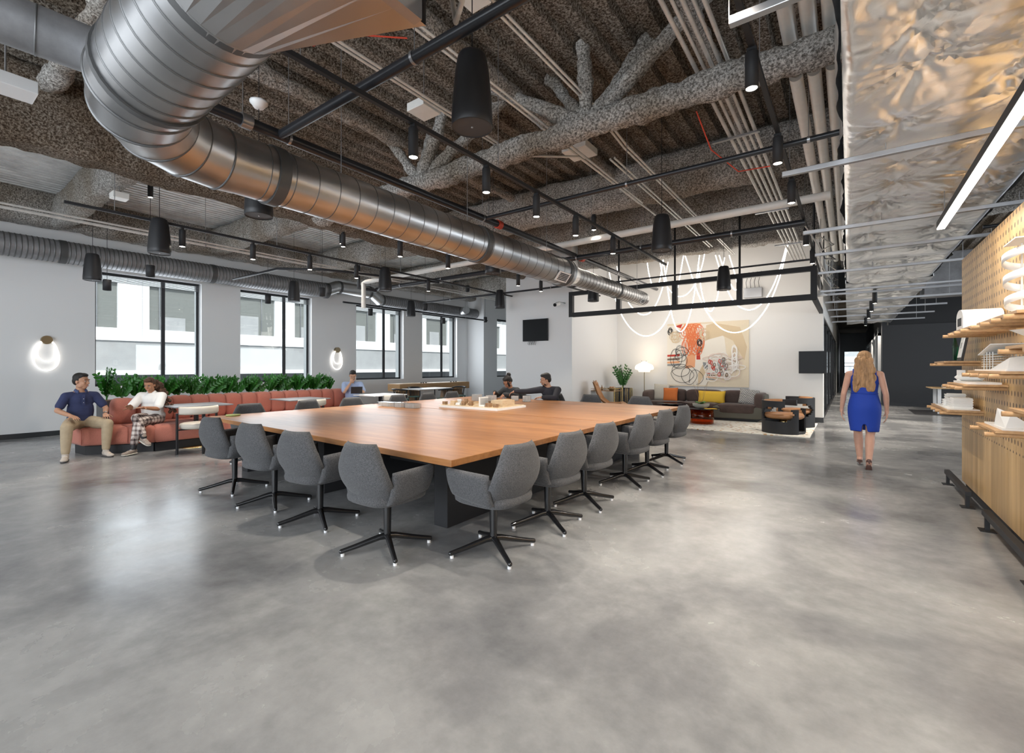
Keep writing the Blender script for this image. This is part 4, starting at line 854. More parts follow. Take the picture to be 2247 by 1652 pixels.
# sofa
t=thing('sofa','long dark brown velvet sofa with rounded ends under the painting','sofa',(-3.3,13.5,0))
sx0,sx1,sy0,sy1=-4.88,-1.72,13.0,13.95; rb=lambda mb,x0,x1,y0,y1,z0,z1,e=.35:mb.ell(((x0+x1)/2,(y0+y1)/2,(z0+z1)/2),(x1-x0)/2,(y1-y0)/2,(z1-z0)/2,e=e,n=36,m=18)
MB().box(sx0+.15,sx1-.15,sy0+.1,sy1-.05,0.012,.08).build('plinth',M['mattblack'],t,world=True)
rb(MB(),sx0,sx1,sy0+.02,sy1,.07,.40,.2).build('shell',M['olive'],t,world=True)
W_=(sx1-sx0-.3)/3
for i in range(3):
    x=sx0+.15+i*W_; rb(MB(),x,x+W_-.01,sy0-(.0 if i else .0),sy1-.2,.20,.45,.3).build('seat_cushion',M['brownvelvet'],t,world=True)
    rb(MB(),x,x+W_-.01,sy1-.33,sy1-.02,.40,.78,.4).build('back_cushion',M['brownvelvet'],t,world=True)
for x in (sx0,sx1-.24): 
    rb(MB(),x,x+.24,sy0+.08,sy1,.10,.74,.4).build('armrest',M['brownvelvet'],t,world=True)
rb(MB(),sx1-.06,sx1+.02,sy0+.15,sy1,.10,.70,.3).build('side_panel',M['olive'],t,world=True)
# cushions
def cush(x,y,z,w_,h_,m_,lab,ry=0,rx=-.25,rz=0):
    e=MB(); nu=14; P=[];Q=[]
    for j in range(nu+1):
        for i in range(nu+1):
            u=-1+2*i/nu;v_=-1+2*j/nu; k=1-.06*(1-v_*v_)*abs(u)**3; k2=1-.06*(1-u*u)*abs(v_)**3; th=.075*((1-u**4)*(1-v_**4))**.5
            P.append((u*w_/2*k,-th,v_*h_/2*k2)); Q.append((u*w_/2*k,th,v_*h_/2*k2))
    W2=nu+1; fs=[(j*W2+i,j*W2+i+1,(j+1)*W2+i+1,(j+1)*W2+i) for j in range(nu) for i in range(nu)]
    e.add(P,fs,True); e.add(Q,[tuple(reversed(f)) for f in fs],True); o=e.build('throw_pillow',m_,weld=True); o.location=(x,y,z); o.rotation_euler=(rx,ry,rz); tag(o,lab,'pillow','throw pillows on the sofa')
mo=mat('rust_fabric',(.62,.17,.04),.85,bump=.3,bscale=40); my=mat('yellow_fabric',(.80,.50,.05),.8); mw=mat('pale_knit',(.55,.52,.45),.9,bump=.6,bscale=30)
mk=mat('block_pattern_fabric',(.08,.09,.10),.85); N,Lk,b=nodes(mk); tc=N.new('ShaderNodeTexCoord'); br=N.new('ShaderNodeTexBrick'); br.inputs['Scale'].default_value=9; br.inputs['Color1'].default_value=(.72,.70,.66,1); br.inputs['Color2'].default_value=(.62,.60,.56,1); br.inputs['Mortar'].default_value=(.05,.055,.06,1); br.inputs['Mortar Size'].default_value=.045
mp=N.new('ShaderNodeMapping'); mp.inputs['Rotation'].default_value=(PI/2,0,0); Lk.new(tc.outputs['Object'],mp.inputs[0]); Lk.new(mp.outputs[0],br.inputs['Vector']); Lk.new(br.outputs[0],b.inputs['Base Color'])
cush(-4.47,13.62,.66,.46,.50,mw,'pale grey knitted pillow at the left end of the sofa',.03)
cush(-4.16,13.50,.61,.42,.42,mo,'rust orange pillow in front of the pale one',-.03)
cush(-3.05,13.52,.58,.72,.36,my,'long yellow pillow in the middle of the sofa')
cush(-2.13,13.50,.62,.46,.42,mk,'black and white patterned pillow at the right end of the sofa',.12)
# painting (generic abstract)
t=thing('painting','large abstract painting in orange, black and cream on the lounge wall','painting',(-3.3,YL-.02,1.8))
px0,px1,pz0,pz1=-4.41,-2.2,.85,2.70
MB().box(px0,px1,YL-.05,YL-.005,pz0,pz1).build('canvas',mat('cream_canvas',(.80,.69,.52),.8,var=.05,vscale=1.5),t,world=True)
rnd=random.Random(8)
pw,ph=px1-px0,pz1-pz0; lay=[0]
def PT(u,v): return (px0+u*pw,YL-.052-lay[0],pz0+v*ph)
def patch(pts,m_,name='paint_patch'):
    lay[0]+=.0004; n=len(pts); MB().add([PT(*p) for p in pts]+[(PT(*p)[0],YL-.051,PT(*p)[2]) for p in pts],[tuple(range(n)),tuple(reversed(range(n,2*n)))]+[(i,(i+1)%n,n+(i+1)%n,n+i) for i in range(n)]).build(name,m_,t,world=True)
def stroke(pts,m_,r=.006,smooth_=3,name='paint_line',closed=False):
    lay[0]+=.0003; P=[Vector((a,b_,0)) for a,b_ in pts]
    for _ in range(smooth_):
        Q=[] if closed else [P[0]]
        for i in range(len(P) if closed else len(P)-1):
            a,b_=P[i],P[(i+1)%len(P)]; Q+= [a*.75+b_*.25,a*.25+b_*.75]
        if not closed: Q.append(P[-1])
        P=Q
    mb=MB(); vs=[];n=len(P)
    for i,p in enumerate(P):
        d=(P[(i+1)%n] if closed or i<n-1 else p)-(P[i-1] if closed or i>0 else p)
        d=Vector((d.x*pw,d.y*ph,0))
        if d.length<1e-9: d=Vector((1,0,0))
        d.normalize(); q=PT(p.x,p.y); vs+= [(q[0]-d.y*r,q[1],q[2]+d.x*r),(q[0]+d.y*r,q[1],q[2]-d.x*r)]
    mb.add(vs,[(2*i,2*i+1,(2*i+3)%(2*n),(2*i+2)%(2*n)) for i in range(n if closed else n-1)]); mb.build(name,m_,t,world=True)
pc_={k:mat('paint_'+k,c,.7) for k,c in dict(pale=(.86,.80,.70),tan=(.70,.55,.36),orange=(.80,.20,.07),red=(.55,.05,.03),black=(.03,.03,.03),grey=(.30,.31,.31),peach=(.86,.42,.22),brown=(.22,.15,.11),white=(.88,.85,.80),rose=(.75,.60,.52)).items()}
patch([(.0,.02),(.5,.02),(.62,.3),(.75,.45),(.72,.75),(.6,.97),(0,.97)],pc_['pale'])
patch([(.5,.72),(.7,.78),(.82,.7),(.95,.4),(.98,.6),(.9,.9),(.6,.98),(.5,.95)],pc_['tan'])
patch([(.40,.0),(.52,.28),(.46,.34),(.40,.2)],pc_['tan'])
patch([(.27,.62),(.37,.66),(.38,.9),(.44,.99),(.22,.99),(.25,.8)],pc_['peach'])
patch([(.24,.28),(.36,.3),(.37,.5),(.30,.55),(.25,.45)],pc_['peach'])
patch([(.10,.96),(.20,.99),(.18,.92)],pc_['red']); patch([(.38,.42),(.43,.42),(.42,.56),(.38,.6)],pc_['red']); patch([(.40,.52),(.45,.54),(.46,.62),(.39,.61)],pc_['brown'])
for i,z in enumerate((.50,.44,.39,.35)): patch([(.0,z),(.17,z+.01),(.16,z-.025),(.0,z-.03)],pc_[('red','brown','peach','grey')[i]])
for i in range(4): patch([(.50,.22-.03*i),(.60,.21-.03*i),(.62,.19-.03*i),(.5,.2-.03*i)],pc_[('red','brown','peach','grey')[i]])
patch([(.47,.28),(.52,.27),(.53,.37),(.46,.38)],pc_['grey']); patch([(.13,.9),(.2,.88),(.19,.84),(.12,.85)],pc_['grey'])
def loop(cx,cy,rx,ry,m_,r=.005,j=.18,n=9,turns=1):
    pts=[(cx+rx*math.cos(2*PI*k/n*turns)*(1+rnd.uniform(-j,j)),cy+ry*math.sin(2*PI*k/n*turns)*(1+rnd.uniform(-j,j))) for k in range(n*turns)]; stroke(pts,m_,r,2,closed=True)
for i in range(15): loop(.24+.014*i,.62+.04*(i%3),.05,.13,pc_['orange'],.009)
for i in range(11): loop(.22+.02*i,.84+.03*(i%3),.06,.09,pc_['orange'],.008)
for i in range(4): loop(.17,.55,.06,.10,pc_['grey'],.004)
for c in ((.04,.88),(.42,.68)):
    for i in range(5): loop(c[0]+rnd.uniform(-.01,.01),c[1]+rnd.uniform(-.02,.02),.025,.045,pc_['black'],.006)
for c in ((.10,.80),(.47,.83),(.47,.79),(.12,.76)):
    for i in range(3): loop(c[0]+rnd.uniform(-.02,.02),c[1],.05,.07,pc_['tan'],.008)
for (a,b_,c,d) in ((.12,.45,.08,.16),(.17,.40,.10,.13),(.18,.48,.07,.10),(.20,.18,.15,.14),(.29,.18,.10,.15),(.17,.25,.12,.10),(.2,.55,.09,.07)): loop(a,b_,c,d,pc_['black'],.006,.12)
stroke([(.29,.05),(.3,.2),(.35,.27),(.42,.24),(.48,.15),(.44,.05),(.38,.03)],pc_['black'],.006)
for i in range(44): loop(.70+rnd.uniform(-.16,.16),.33+rnd.uniform(-.18,.16),rnd.uniform(.03,.12),rnd.uniform(.03,.12),pc_['white' if i%3 else 'rose'],.009,.3)
for i in range(24): loop(.62+rnd.uniform(-.08,.14),.22+rnd.uniform(-.08,.2),.014,.03,pc_[('brown','red','grey')[i%3]],.01)
for i in range(6): loop(.84,.5+rnd.uniform(-.15,.1),.03,.1,pc_['white'],.012)
# floor lamp
t=thing('floor_lamp','floor lamp with a glowing tiered opal shade','lamp',(-4.98,13.62,0))
MB().lathe([(0,0),(.14,0),(.14,.015),(0,.02)],n=28).build('base',M['bronze'],t); MB().cyl((0,0,.02),(0,0,1.32),.012,12).build('pole',M['bronze'],t)
MB().lathe([(.02,1.26),(.16,1.26),(.18,1.31),(.19,1.32),(.27,1.34),(.275,1.40),(.24,1.47),(.14,1.52),(.09,1.53),(.085,1.57),(0,1.58)],n=36).build('lamp_shade',M['lampglass'],t)
for s in (-1,1): MB().ell((s*.07,-.03,1.59),.012,.012,.012,n=8,m=6).build('finial',M['bronze'],t)
d=bpy.data.lights.new('lamp_glow','POINT'); d.energy=4; d.color=(1,.82,.6); d.shadow_soft_size=.2; o=bpy.data.objects.new('lamp_glow',d); COL.objects.link(o); o.parent=t; o.location=(0,-.1,1.9)
# potted plant
t=thing('potted_plant','zz plant in a black and gold ribbed cylinder pot','plant',(-5.5,13.25,0))
MB().lathe([(0,0),(.27,0),(.27,.78),(.25,.78),(.25,.72),(0,.72)],n=40).build('pot',M['black'],t)
mb=MB()
for k in range(36): q=2*PI*k/36; mb.cyl((.272*math.cos(q),.272*math.sin(q),0),(.272*math.cos(q),.272*math.sin(q),.785),.008,6) if k%3 else None
mb.build('gold_ribs',M['brass'],t); MB().lathe([(0,.76),(.25,.75)],n=24).build('mulch',M['soil'],t)
rnd=random.Random(5); mb=MB(); zz(mb,(0,0,.75),11,.66,rnd,.30,.045); mb.build('foliage',M['darkleaf'],t)
# bar cart with things on it
t=thing('bar_cart','brass bar cart with glass shelves by the lounge wall','cart',(-5.72,12.45,0))
cw,cd=.42,.26
for sx_ in (-1,1):
    for sy_ in (-1,1): 
        MB().cyl((sx_*cw,sy_*cd,.06),(sx_*cw,sy_*cd,.86),.010,8).build('post',M['brass'],t); MB().tube([(sx_*cw-.01,sy_*cd,.035),(sx_*cw+.01,sy_*cd,.035)],.035,12).build('wheel',M['mattblack'],t)
for z in (.25,.72):
    MB().box(-cw,cw,-cd,cd,z,z+.012).build('shelf',M['acrylic'] if z<.5 else M['brownwood'],t)
    mb=MB(); 
    for zz_ in (z+.07,): mb.tube([(-cw,-cd,zz_),(cw,-cd,zz_),(cw,cd,zz_),(-cw,cd,zz_)],.007,6,closed=True)
    mb.build('gallery_rail',M['brass'],t)
for i,(x,y,r0,h,mm_,l) in enumerate([(-.25,0,.035,.24,M['mattblack'],'tall dark bottle on the bar cart'),(-.12,.05,.03,.15,M['brownwood'],'short amber bottle on the bar cart'),(.02,-.06,.03,.12,M['acrylic'],'clear decanter on the bar cart')]):
    tag(MB().lathe([(0,0),(r0,0),(r0,h*.55),(r0*.35,h*.75),(r0*.35,h),(0,h)],(-5.72+x,12.45+y,.733),16).build('bottle',mm_,None,True),l,'bottle','bottles on the bar cart')
tag(MB().lathe([(0,.0),(.05,0),(.10,.06),(.105,.08),(.095,.08),(0,.02)],(-5.52,12.45,.733),24).build('bowl',M['bronze'],None,True),'bronze bowl of fruit on the bar cart','bowl')
for i,(a,b_) in enumerate([(-.03,0),(.04,.02),(0,-.04)]): tag(MB().ell((-5.52+a,12.45+b_,.82),.032,.032,.03).build('fruit',M['tan'],None,True),'orange fruit in the bronze bowl, %s'%['left','right','front'][i],'fruit','fruit in the bowl')
# orange lounge chair
t=thing('lounge_chair','reclining tan lounge chair with a headrest beside the bar cart','chair',(-5.35,11.9,0),-1.35)
prof=[(.0,1.02),(.06,.88),(.13,.70),(.22,.52),(.38,.40),(.58,.40),(.76,.42),(.90,.34)]
def lf(u,v):
    k=v*(len(prof)-1); i=min(int(k),len(prof)-2); q=k-i; y=prof[i][0]*(1-q)+prof[i+1][0]*q; z=prof[i][1]*(1-q)+prof[i+1][1]*q; return (u*.26*(1-.25*(1-v)**3),y-.4,z+.03*u*u)
MB().slab(lf,10,28,.05,5).build('padded_shell',M['tan'],t,weld=True)
MB().ell((0,-.36,.93),.17,.055,.08).build('headrest',M['tan'],t)
def lf2(u,v):
    a=lf(u*.95,v); return (a[0],a[1]-.03,a[2]-.03)
MB().slab(lf2,8,24,.02,5).build('outer_shell',M['oakshelf'],t,weld=True)
MB().cyl((0,0,.04),(0,0,.37),.02,10).build('column',M['black'],t)
for k in range(4): q=PI/4+k*PI/2; MB().tube([(0,0,.05),(.3*math.cos(q),.3*math.sin(q),.015)],.012,8).build('leg',M['black'],t)
# glass coffee tables
def ctable(lab,x,y,gl,top,r,h):
    t=thing('coffee_table',lab,'table',(x,y,.012)); MB().lathe([(0,h),(r,h),(r,h+.015),(0,h+.015)],n=48).build('tabletop',top,t)
    MB().lathe([(r*.60,0),(r*.64,0),(r*.66,h*.5),(r*.62,h),(r*.58,h),(r*.62,h*.5),(r*.56,.01)],n=48).build('glass_drum',gl,t)
ctable('amber glass drum coffee table carrying the orchid bowl',-2.95,12.1,M['amber'],M['violet'],.42,.36)
ctable('dark violet glass coffee table left of the amber one',-3.75,12.35,M['violet'],M['violet'],.42,.43)
t=thing('orchid_bowl','low stone bowl with green leaves and bare orchid stems','plant',(-2.98,12.12,.388))
MB().lathe([(0,0),(.12,0),(.19,.05),(.20,.11),(.185,.11),(.16,.06),(0,.05)],n=32).build('bowl',mat('stone_bowl',(.42,.40,.34),.8,bump=.4,bscale=40),t); MB().lathe([(0,.10),(.18,.095)],n=20).build('moss',M['soil'],t)
rnd=random.Random(2)
for k in range(4):
    a=rnd.uniform(0,6); pts=[(0,0,.1)]+[(.05*j*math.cos(a)+rnd.uniform(-.02,.02),.05*j*math.sin(a),.1+.14*j) for j in range(1,5)]; MB().tube(pts,.003,5).build('stem',M['brownwood'],t)
for k in range(5):
    a=k*1.3; d=Vector((math.cos(a),math.sin(a),0)); MB().ell(d*.09+Vector((0,0,.13)),.09,.04,.008,M=Matrix.Rotation(a,3,'Z')@Matrix.Rotation(-.35,3,'Y')).build('leaf',M['leaf'],t)
# yellow magazine
tag(MB().obox((-2.72,11.95,.394),.26,.19,.012,.5).build('magazine',my,None,True),'yellow magazine on the amber coffee table','magazine')
# black barrel armchairs with cut-outs
def barrel(lab,x,y,rz):
    t=thing('barrel_armchair',lab,'chair',(x,y,.012),rz,'black barrel armchairs')
    # shell: ring open at the front (+Y), with an oval opening on each side
    R0=.42; nA=56; nZ=16; Hh=.68
    def inside(a,z):   # a measured from the back
        s=abs(a)
        return ((s-1.45)/.88)**2+((z-.40)/.155)**2<1
    vs=[];fs=[];amax=2.55
    for j in range(nZ+1):
        for i in range(nA+1):
            a=-amax+2*amax*i/nA; z=Hh*j/nZ
            for r_ in (R0,R0-.03): vs.append((r_*math.sin(a),-r_*math.cos(a),z))
    id_=lambda i,j,k:(j*(nA+1)+i)*2+k
    ok=lambda i,j:0<=i<nA and 0<=j<nZ and not inside(-amax+2*amax*(i+.5)/nA,Hh*(j+.5)/nZ) and not (abs(-amax+2*amax*(i+.5)/nA)>1.9 and Hh*(j+.5)/nZ>.52)
    for j in range(nZ):
        for i in range(nA):
            if not ok(i,j): continue
            fs.append((id_(i,j,0),id_(i+1,j,0),id_(i+1,j+1,0),id_(i,j+1,0))); fs.append((id_(i,j,1),id_(i,j+1,1),id_(i+1,j+1,1),id_(i+1,j,1)))
            if not ok(i-1,j): fs.append((id_(i,j,0),id_(i,j+1,0),id_(i,j+1,1),id_(i,j,1)))
            if not ok(i+1,j): fs.append((id_(i+1,j,0),id_(i+1,j,1),id_(i+1,j+1,1),id_(i+1,j+1,0)))
            if not ok(i,j-1): fs.append((id_(i,j,0),id_(i,j,1),id_(i+1,j,1),id_(i+1,j,0)))
            if not ok(i,j+1): fs.append((id_(i,j+1,0),id_(i+1,j+1,0),id_(i+1,j+1,1),id_(i,j+1,1)))
    mb=MB().add(vs,fs); o=mb.build('shell',M['mattblack'],t)
    MB().lathe([(0,.30),(.33,.30),(.37,.33),(.375,.37),(.35,.41),(0,.42)],n=36).build('seat',M['tan'],t)
    def bf(u,v): a=u*1.2; return (.37*math.sin(a),-.37*math.cos(a),.50+.19*v)
    MB().slab(bf,18,6,.06,4).build('back_pad',M['tan'],t,weld=True)
    MB().ell((0,0,.21),.1,.1,.1).build('brass_ball',M['brass'],t); MB().lathe([(0,0),(.39,0),(.39,.03),(0,.03)],n=36).build('base_plate',M['mattblack'],t)
barrel('black cut-out barrel armchair with tan seat, nearer one',-1.12,11.45,-PI/2-.2)
barrel('black cut-out barrel armchair with tan seat, behind against the wall',-1.05,12.85,1.75)
# neon strands
t=thing('neon_chandelier','loops of glowing neon rope hanging in the lounge','light',(-3,12.4,4.6))
NE=[[(1330,560),(1345,640),(1362,690),(1385,724),(1415,741),(1447,728),(1470,690),(1486,640),(1500,560)],
[(1350,567),(1358,610),(1375,660),(1395,684),(1412,693),(1432,684),(1453,640),(1466,575)],
[(1455,570),(1466,640),(1476,705),(1491,732),(1506,718),(1520,670),(1530,600),(1535,560)],
[(1500,550),(1516,600),(1540,668),(1572,716),(1608,733),(1645,722),(1680,682),(1702,636),(1718,585),(1730,530)],
[(1570,560),(1590,625),(1612,668),(1642,683),(1668,672),(1692,640),(1712,590),(1727,535)],
[(1532,580),(1540,650),(1557,691),(1572,665),(1580,620),(1590,565)],
[(1418,560),(1425,610),(1437,641),(1448,620),(1456,560)],
[(1444,555),(1458,625),(1488,656),(1518,640),(1540,590),(1548,545)],
[(1578,560),(1595,610),(1614,642),(1620,625),(1600,560)]]
for i,l in enumerate(NE):
    Y=12.0+.17*i; P=[Vector(onY(px,py,Y)) for px,py in l]
    for _ in range(3):
        Q=[P[0]]
        for k in range(len(P)-1): Q+= [P[k]*.75+P[k+1]*.25,P[k]*.25+P[k+1]*.75]
        P=Q+[P[-1]]
    MB().tube(P,.012,8).build('neon_strand',M['neon'],t,world=True)
    for e in (P[0],P[-1]): MB().cyl(e,(e.x,e.y,DECK),.003,5).build('suspension_wire',M['steel'],t,world=True)
for x,y in ((-4,12.3),(-2,12.3)):
    d=bpy.data.lights.new('neon_glow','POINT'); d.energy=32; d.color=(1,.93,.84); d.shadow_soft_size=.6; o=bpy.data.objects.new('neon_glow',d); COL.objects.link(o); o.parent=t; o.location=(x+3,y-12.4,-1.6)
# ================================================================ DISPLAY WALL
t=thing('display_wall','tall perforated oak plywood display wall on the right','display wall',(1.15,4.6,.1))
XP=1.06
yb=[.6,1.9,3.15,4.4,5.5,6.6,7.39]
for a,b_ in zip(yb,yb[1:]): MB().box(XP,XP+.10,a+.002,b_-.002,.10,2.64).build('panel',M['peg'],t,world=True)
MB().box(XP+.02,XP+.1,.7,7.3,0,.10).build('plinth',M['mattblack'],t,world=True)
# black floor rail
for i,(a,b_,l) in enumerate([(6.36,7.6,'black steel floor rail at the far end of the display wall'),(4.3,5.66,'black steel floor rail at the near end of the display wall')]):
    t=thing('floor_rail',l,'rail',(.96,(a+b_)/2,0)); MB().box(.935,.985,a,b_,.12,.17).build('bar',M['mattblack'],t,world=True,bevel=.004)
    for y in (a+.06,b_-.06): MB().box(.945,.975,y-.02,y+.02,.006,.12).build('post',M['mattblack'],t,world=True); MB().box(.91,1.01,y-.06,y+.06,0,.006).build('foot_plate',M['mattblack'],t,world=True)
SH=[('a',4.38,4.97,.98,'oak shelf low on the display wall holding the folded card model'),('b',6.28,7.35,.975,'oak shelf low at the far end carrying the white block models'),('c',5.45,6.25,1.255,'oak shelf below eye level carrying the curved card model'),('d',6.44,7.09,1.465,'oak shelf at the far end holding the award and certificate'),('e',4.25,5.27,1.375,'oak shelf at eye level carrying the white house model'),('f',3.5,4.15,1.53,'short oak shelf above the house model near the frame edge'),('g',5.2,6.22,1.735,'upper oak shelf carrying the vaulted white model'),('h',3.9,4.94,1.735,'upper oak shelf carrying the white spiral model'),('i',3.4,4.07,1.155,'short oak shelf at the right frame edge')]
XS=.79
for k,a,b_,z,l in SH:
    t=thing('peg_shelf',l,'shelf',(XS,(a+b_)/2,z-.06),0,'peg shelves on the display wall')
    MB().box(XS,XP,a,b_,z-.018,z).build('plank',M['oakshelf'],t,world=True,bevel=.002)
    n=2 if b_-a<.7 else 4
    for i in range(n): y=a+.06+(b_-a-.14)*i/(n-1); MB().cyl((XS-.045,y,z-.034),(XP,y,z-.034),.0158,14).build('peg',M['oakshelf'],t,world=True)
# models on shelves
def model(name,label,parts,cat='model',group='white card models'):
    xs=[p[0] for p in parts];t=thing(name,label,cat,(parts[0][0],parts[0][2],parts[0][4]),0,group)
    for i,p in enumerate(parts): MB().box(*p[:6]).build(p[7] if len(p)>7 else 'volume',M[p[6]] if len(p)>6 else M['paper'],t,world=True)
    return t
z=.98; t=model('card_model','low white card model with a folded sloping roof',[(.83,1.03,4.42,4.93,z,z+.012)])
MB().add([(.85,4.45,z+.012),(.85,4.75,z+.012),(1.0,4.45,z+.012),(1.0,4.75,z+.012),(.88,4.47,z+.11),(.86,4.72,z+.13),(.98,4.47,z+.03),(.98,4.72,z+.04)],[(0,1,5,4),(4,5,7,6),(2,3,7,6),(0,4,6,2),(1,3,7,5)]).build('folded_roof',M['paper'],t,world=True)
z=.975; t=model('block_model','group of white slab-built block models',[(.81,1.04,6.34,7.2,z,z+.008)])
for (x0,x1,a,b_,h) in [(.86,1.0,6.42,6.62,.10),(.86,1.0,6.64,6.84,.095),(.88,1.02,6.9,7.0,.13),(.88,1.0,7.02,7.12,.12),(.84,.9,6.86,6.95,.07)]:
    mb=MB(); k=0
    while k*.012<h: mb.box(x0-(.004 if k%2 else 0),x1+(.004 if k%2 else 0),a-(.004 if k%2 else 0),b_+(.004 if k%2 else 0),z+.008+k*.012,z+.008+(k+1)*.012-.001); k+=1
    mb.build('stacked_block',M['paper'],t,world=True)
z=1.255; t=model('curved_model','white card model with a curved wall on a flat base',[(.83,1.03,5.5,6.2,z,z+.018)]); MB().tube([(.86,6.15,z+.05),(.9,6.0,z+.05),(.98,5.9,z+.05)],[.035,.03,.03],4).build('curved_wall',M['paper'],t,world=True); MB().box(.85,.9,6.1,6.18,z+.018,z+.12).build('tower',M['paper'],t,world=True)
z=1.465
t=thing('glass_award','clear and green glass award standing on the shelf','award',(.92,6.75,z)); MB().box(.87,.97,6.7,6.8,z,z+.012).build('base',M['acrylic'],t,world=True); MB().add([(.93,6.72,z+.012),(.93,6.78,z+.012),(.90,6.72,z+.012),(.90,6.78,z+.012),(.935,6.70,z+.15),(.935,6.80,z+.15),(.90,6.70,z+.15),(.90,6.80,z+.15),(.92,6.74,z+.25),(.92,6.77,z+.25),(.905,6.74,z+.25),(.905,6.77,z+.25)],[(0,1,5,4),(2,6,7,3),(4,5,9,8),(6,10,11,7),(0,4,6,2),(1,3,7,5),(4,8,10,6),(5,7,11,9),(8,9,11,10),(0,2,3,1)]).build('blade',M['greenglass'],t,world=True)
t=thing('framed_certificate','framed certificate leaning on the display wall','picture frame',(.95,6.56,z)); R=Matrix.Rotation(.16,3,'Y')
for (w_,h_,o_,mm_,nm_) in ((.24,.32,0,'mattblack','frame'),(.17,.25,-.012,'paper','mat_board'),(.03,.06,-.014,'greytop','printed_text')): MB().obox(Vector((.955+o_,6.58,z+.16)),.018 if o_==0 else .006,w_,h_,M=R).build(nm_,M[mm_],t,world=True)
z=1.375; t=model('house_model','white house model with sloping slatted roofs on a terrain base',[(.82,1.04,4.3,5.2,z,z+.01)])
for k in range(6):
    MB().box(.85,.98,4.78+.0,5.14,z+.03+.018*k,z+.033+.018*k).build('floor_plate',M['paper'],t,world=True)
for k in range(8): MB().cyl((.86 if k%2 else .97,4.80+.045*k,z+.01),(.86 if k%2 else .97,4.80+.045*k,z+.14),.003,6).build('column',M['paper'],t,world=True)
MB().add([(.83,4.75,z+.19),(1.0,4.75,z+.19),(1.0,5.15,z+.12),(.83,5.15,z+.12),(.83,4.75,z+.196),(1.0,4.75,z+.196),(1.0,5.15,z+.126),(.83,5.15,z+.126)],[(0,1,2,3),(4,5,6,7),(0,1,5,4),(1,2,6,5),(2,3,7,6),(3,0,4,7)]).build('sloping_roof',M['paper'],t,world=True)
MB().add([(.83,4.3,z+.01),(1.04,4.3,z+.01),(1.04,4.75,z+.01),(.83,4.75,z+.01),(.86,4.4,z+.09),(1.0,4.4,z+.11),(1.0,4.65,z+.05),(.88,4.65,z+.04)],[(0,1,5,4),(1,2,6,5),(2,3,7,6),(3,0,4,7),(4,5,6,7)]).build('terrain',M['paper'],t,world=True)
model('acrylic_tower','clear acrylic block model beside the house model',[(.88,1.0,4.5,4.68,1.5,1.503,'acrylic','lid'),(.88,.883,4.5,4.68,1.385,1.5,'acrylic','side'),(.997,1.0,4.5,4.68,1.385,1.5,'acrylic','side')])
z=1.53; t=model('canopy_model','white card canopy model on the short shelf',[(.84,1.0,3.7,4.1,z,z+.006)]); MB().add([(.83,3.8,z+.09),(.99,3.8,z+.06),(.99,4.1,z+.06),(.80,4.12,z+.10),(.90,3.9,z+.006),(.92,3.9,z+.006)],[(0,1,2,3),(0,3,4),(1,5,2)]).build('canopy',M['paper'],t,world=True)
z=1.735; t=thing('vaulted_model','long white vaulted-roof building model','model',(.92,5.75,z)); pr=[(-.09,0)]+[(-.09*math.cos(PI*k/12),.10+.075*math.sin(PI*k/12)) for k in range(13)]+[(.09,0)]
mb=MB(); n=len(pr); mb.add([(.80,5.68+a*1.7,z+b_) for a,b_ in pr]+[(1.05,5.68+a*1.7,z+b_) for a,b_ in pr],[tuple(range(n)),tuple(reversed(range(n,2*n)))]+[(i,(i+1)%n,n+(i+1)%n,n+i) for i in range(n)]); mb.build('vault',M['paper'],t,world=True); MB().box(.797,.80,5.60,5.64,z+.03,z+.10).box(.797,.80,5.66,5.70,z+.03,z+.10).box(.797,.80,5.72,5.76,z+.03,z+.10).build('gable_openings',M['mattblack'],t,world=True)
mb=MB()
t=thing('spiral_model','white card spiral ribbon model at the top right','model',(.92,4.42,1.735))
vs=[];nn=90
for i in range(nn+1):
    q=2*PI*3.1*i/nn; r_=.085+.02*i/nn; zc=1.735+.03+.44*i/nn
    for dz in (-.026,.026): vs.append((.92+r_*math.cos(q)*.9,4.42+r_*1.5*math.sin(q),zc+dz))
MB().add(vs,[(2*i,2*i+2,2*i+3,2*i+1) for i in range(nn)],True).build('ribbon',M['paper'],t,world=True).modifiers.new('thick','SOLIDIFY').thickness=.003
MB().box(.84,1.0,4.2,4.6,1.735,1.741).build('base',M['paper'],t,world=True); MB().box(.85,1.0,4.22,4.5,2.215,2.222).build('top_plate',M['paper'],t,world=True); MB().cyl((.92,4.42,1.74),(.92,4.42,2.22),.006,8).build('mast',M['paper'],t,world=True)
z=1.155; model('low_card_model','small white card slab model at the right frame edge',[(.84,1.02,3.6,4.0,z,z+.03)])
# hall table with models
t=thing('hall_table','standing table with white legs in front of the charcoal wall','table',(3.0,19.2,0)); MB().box(2.0,4.0,18.6,19.8,.76,.79).build('tabletop',M['oak'],t,world=True,bevel=.005)
for x in (2.2,3.8):
    for y in (18.75,19.65): MB().box(x-.04,x+.04,y-.04,y+.04,0,.76).build('leg',M['whitelam'],t,world=True)
for i in range(5): tag(MB().box(2.3+.33*i,2.5+.33*i,18.9,19.2,.791,.86+.03*(i%3)).box(2.34+.33*i,2.44+.33*i,18.95,19.1,.86+.03*(i%3),.9+.03*(i%3)).build('card_model',M['paper'],None,True),'white building model on the hall table, %s from the left'%ORD[i],'model','models on the hall table')
tag(MB().box(1.6,4.4,18.2,20.2,0,.008).build('floor_mat',M['mattblack'],None,True),'dark mat under the hall table','mat')
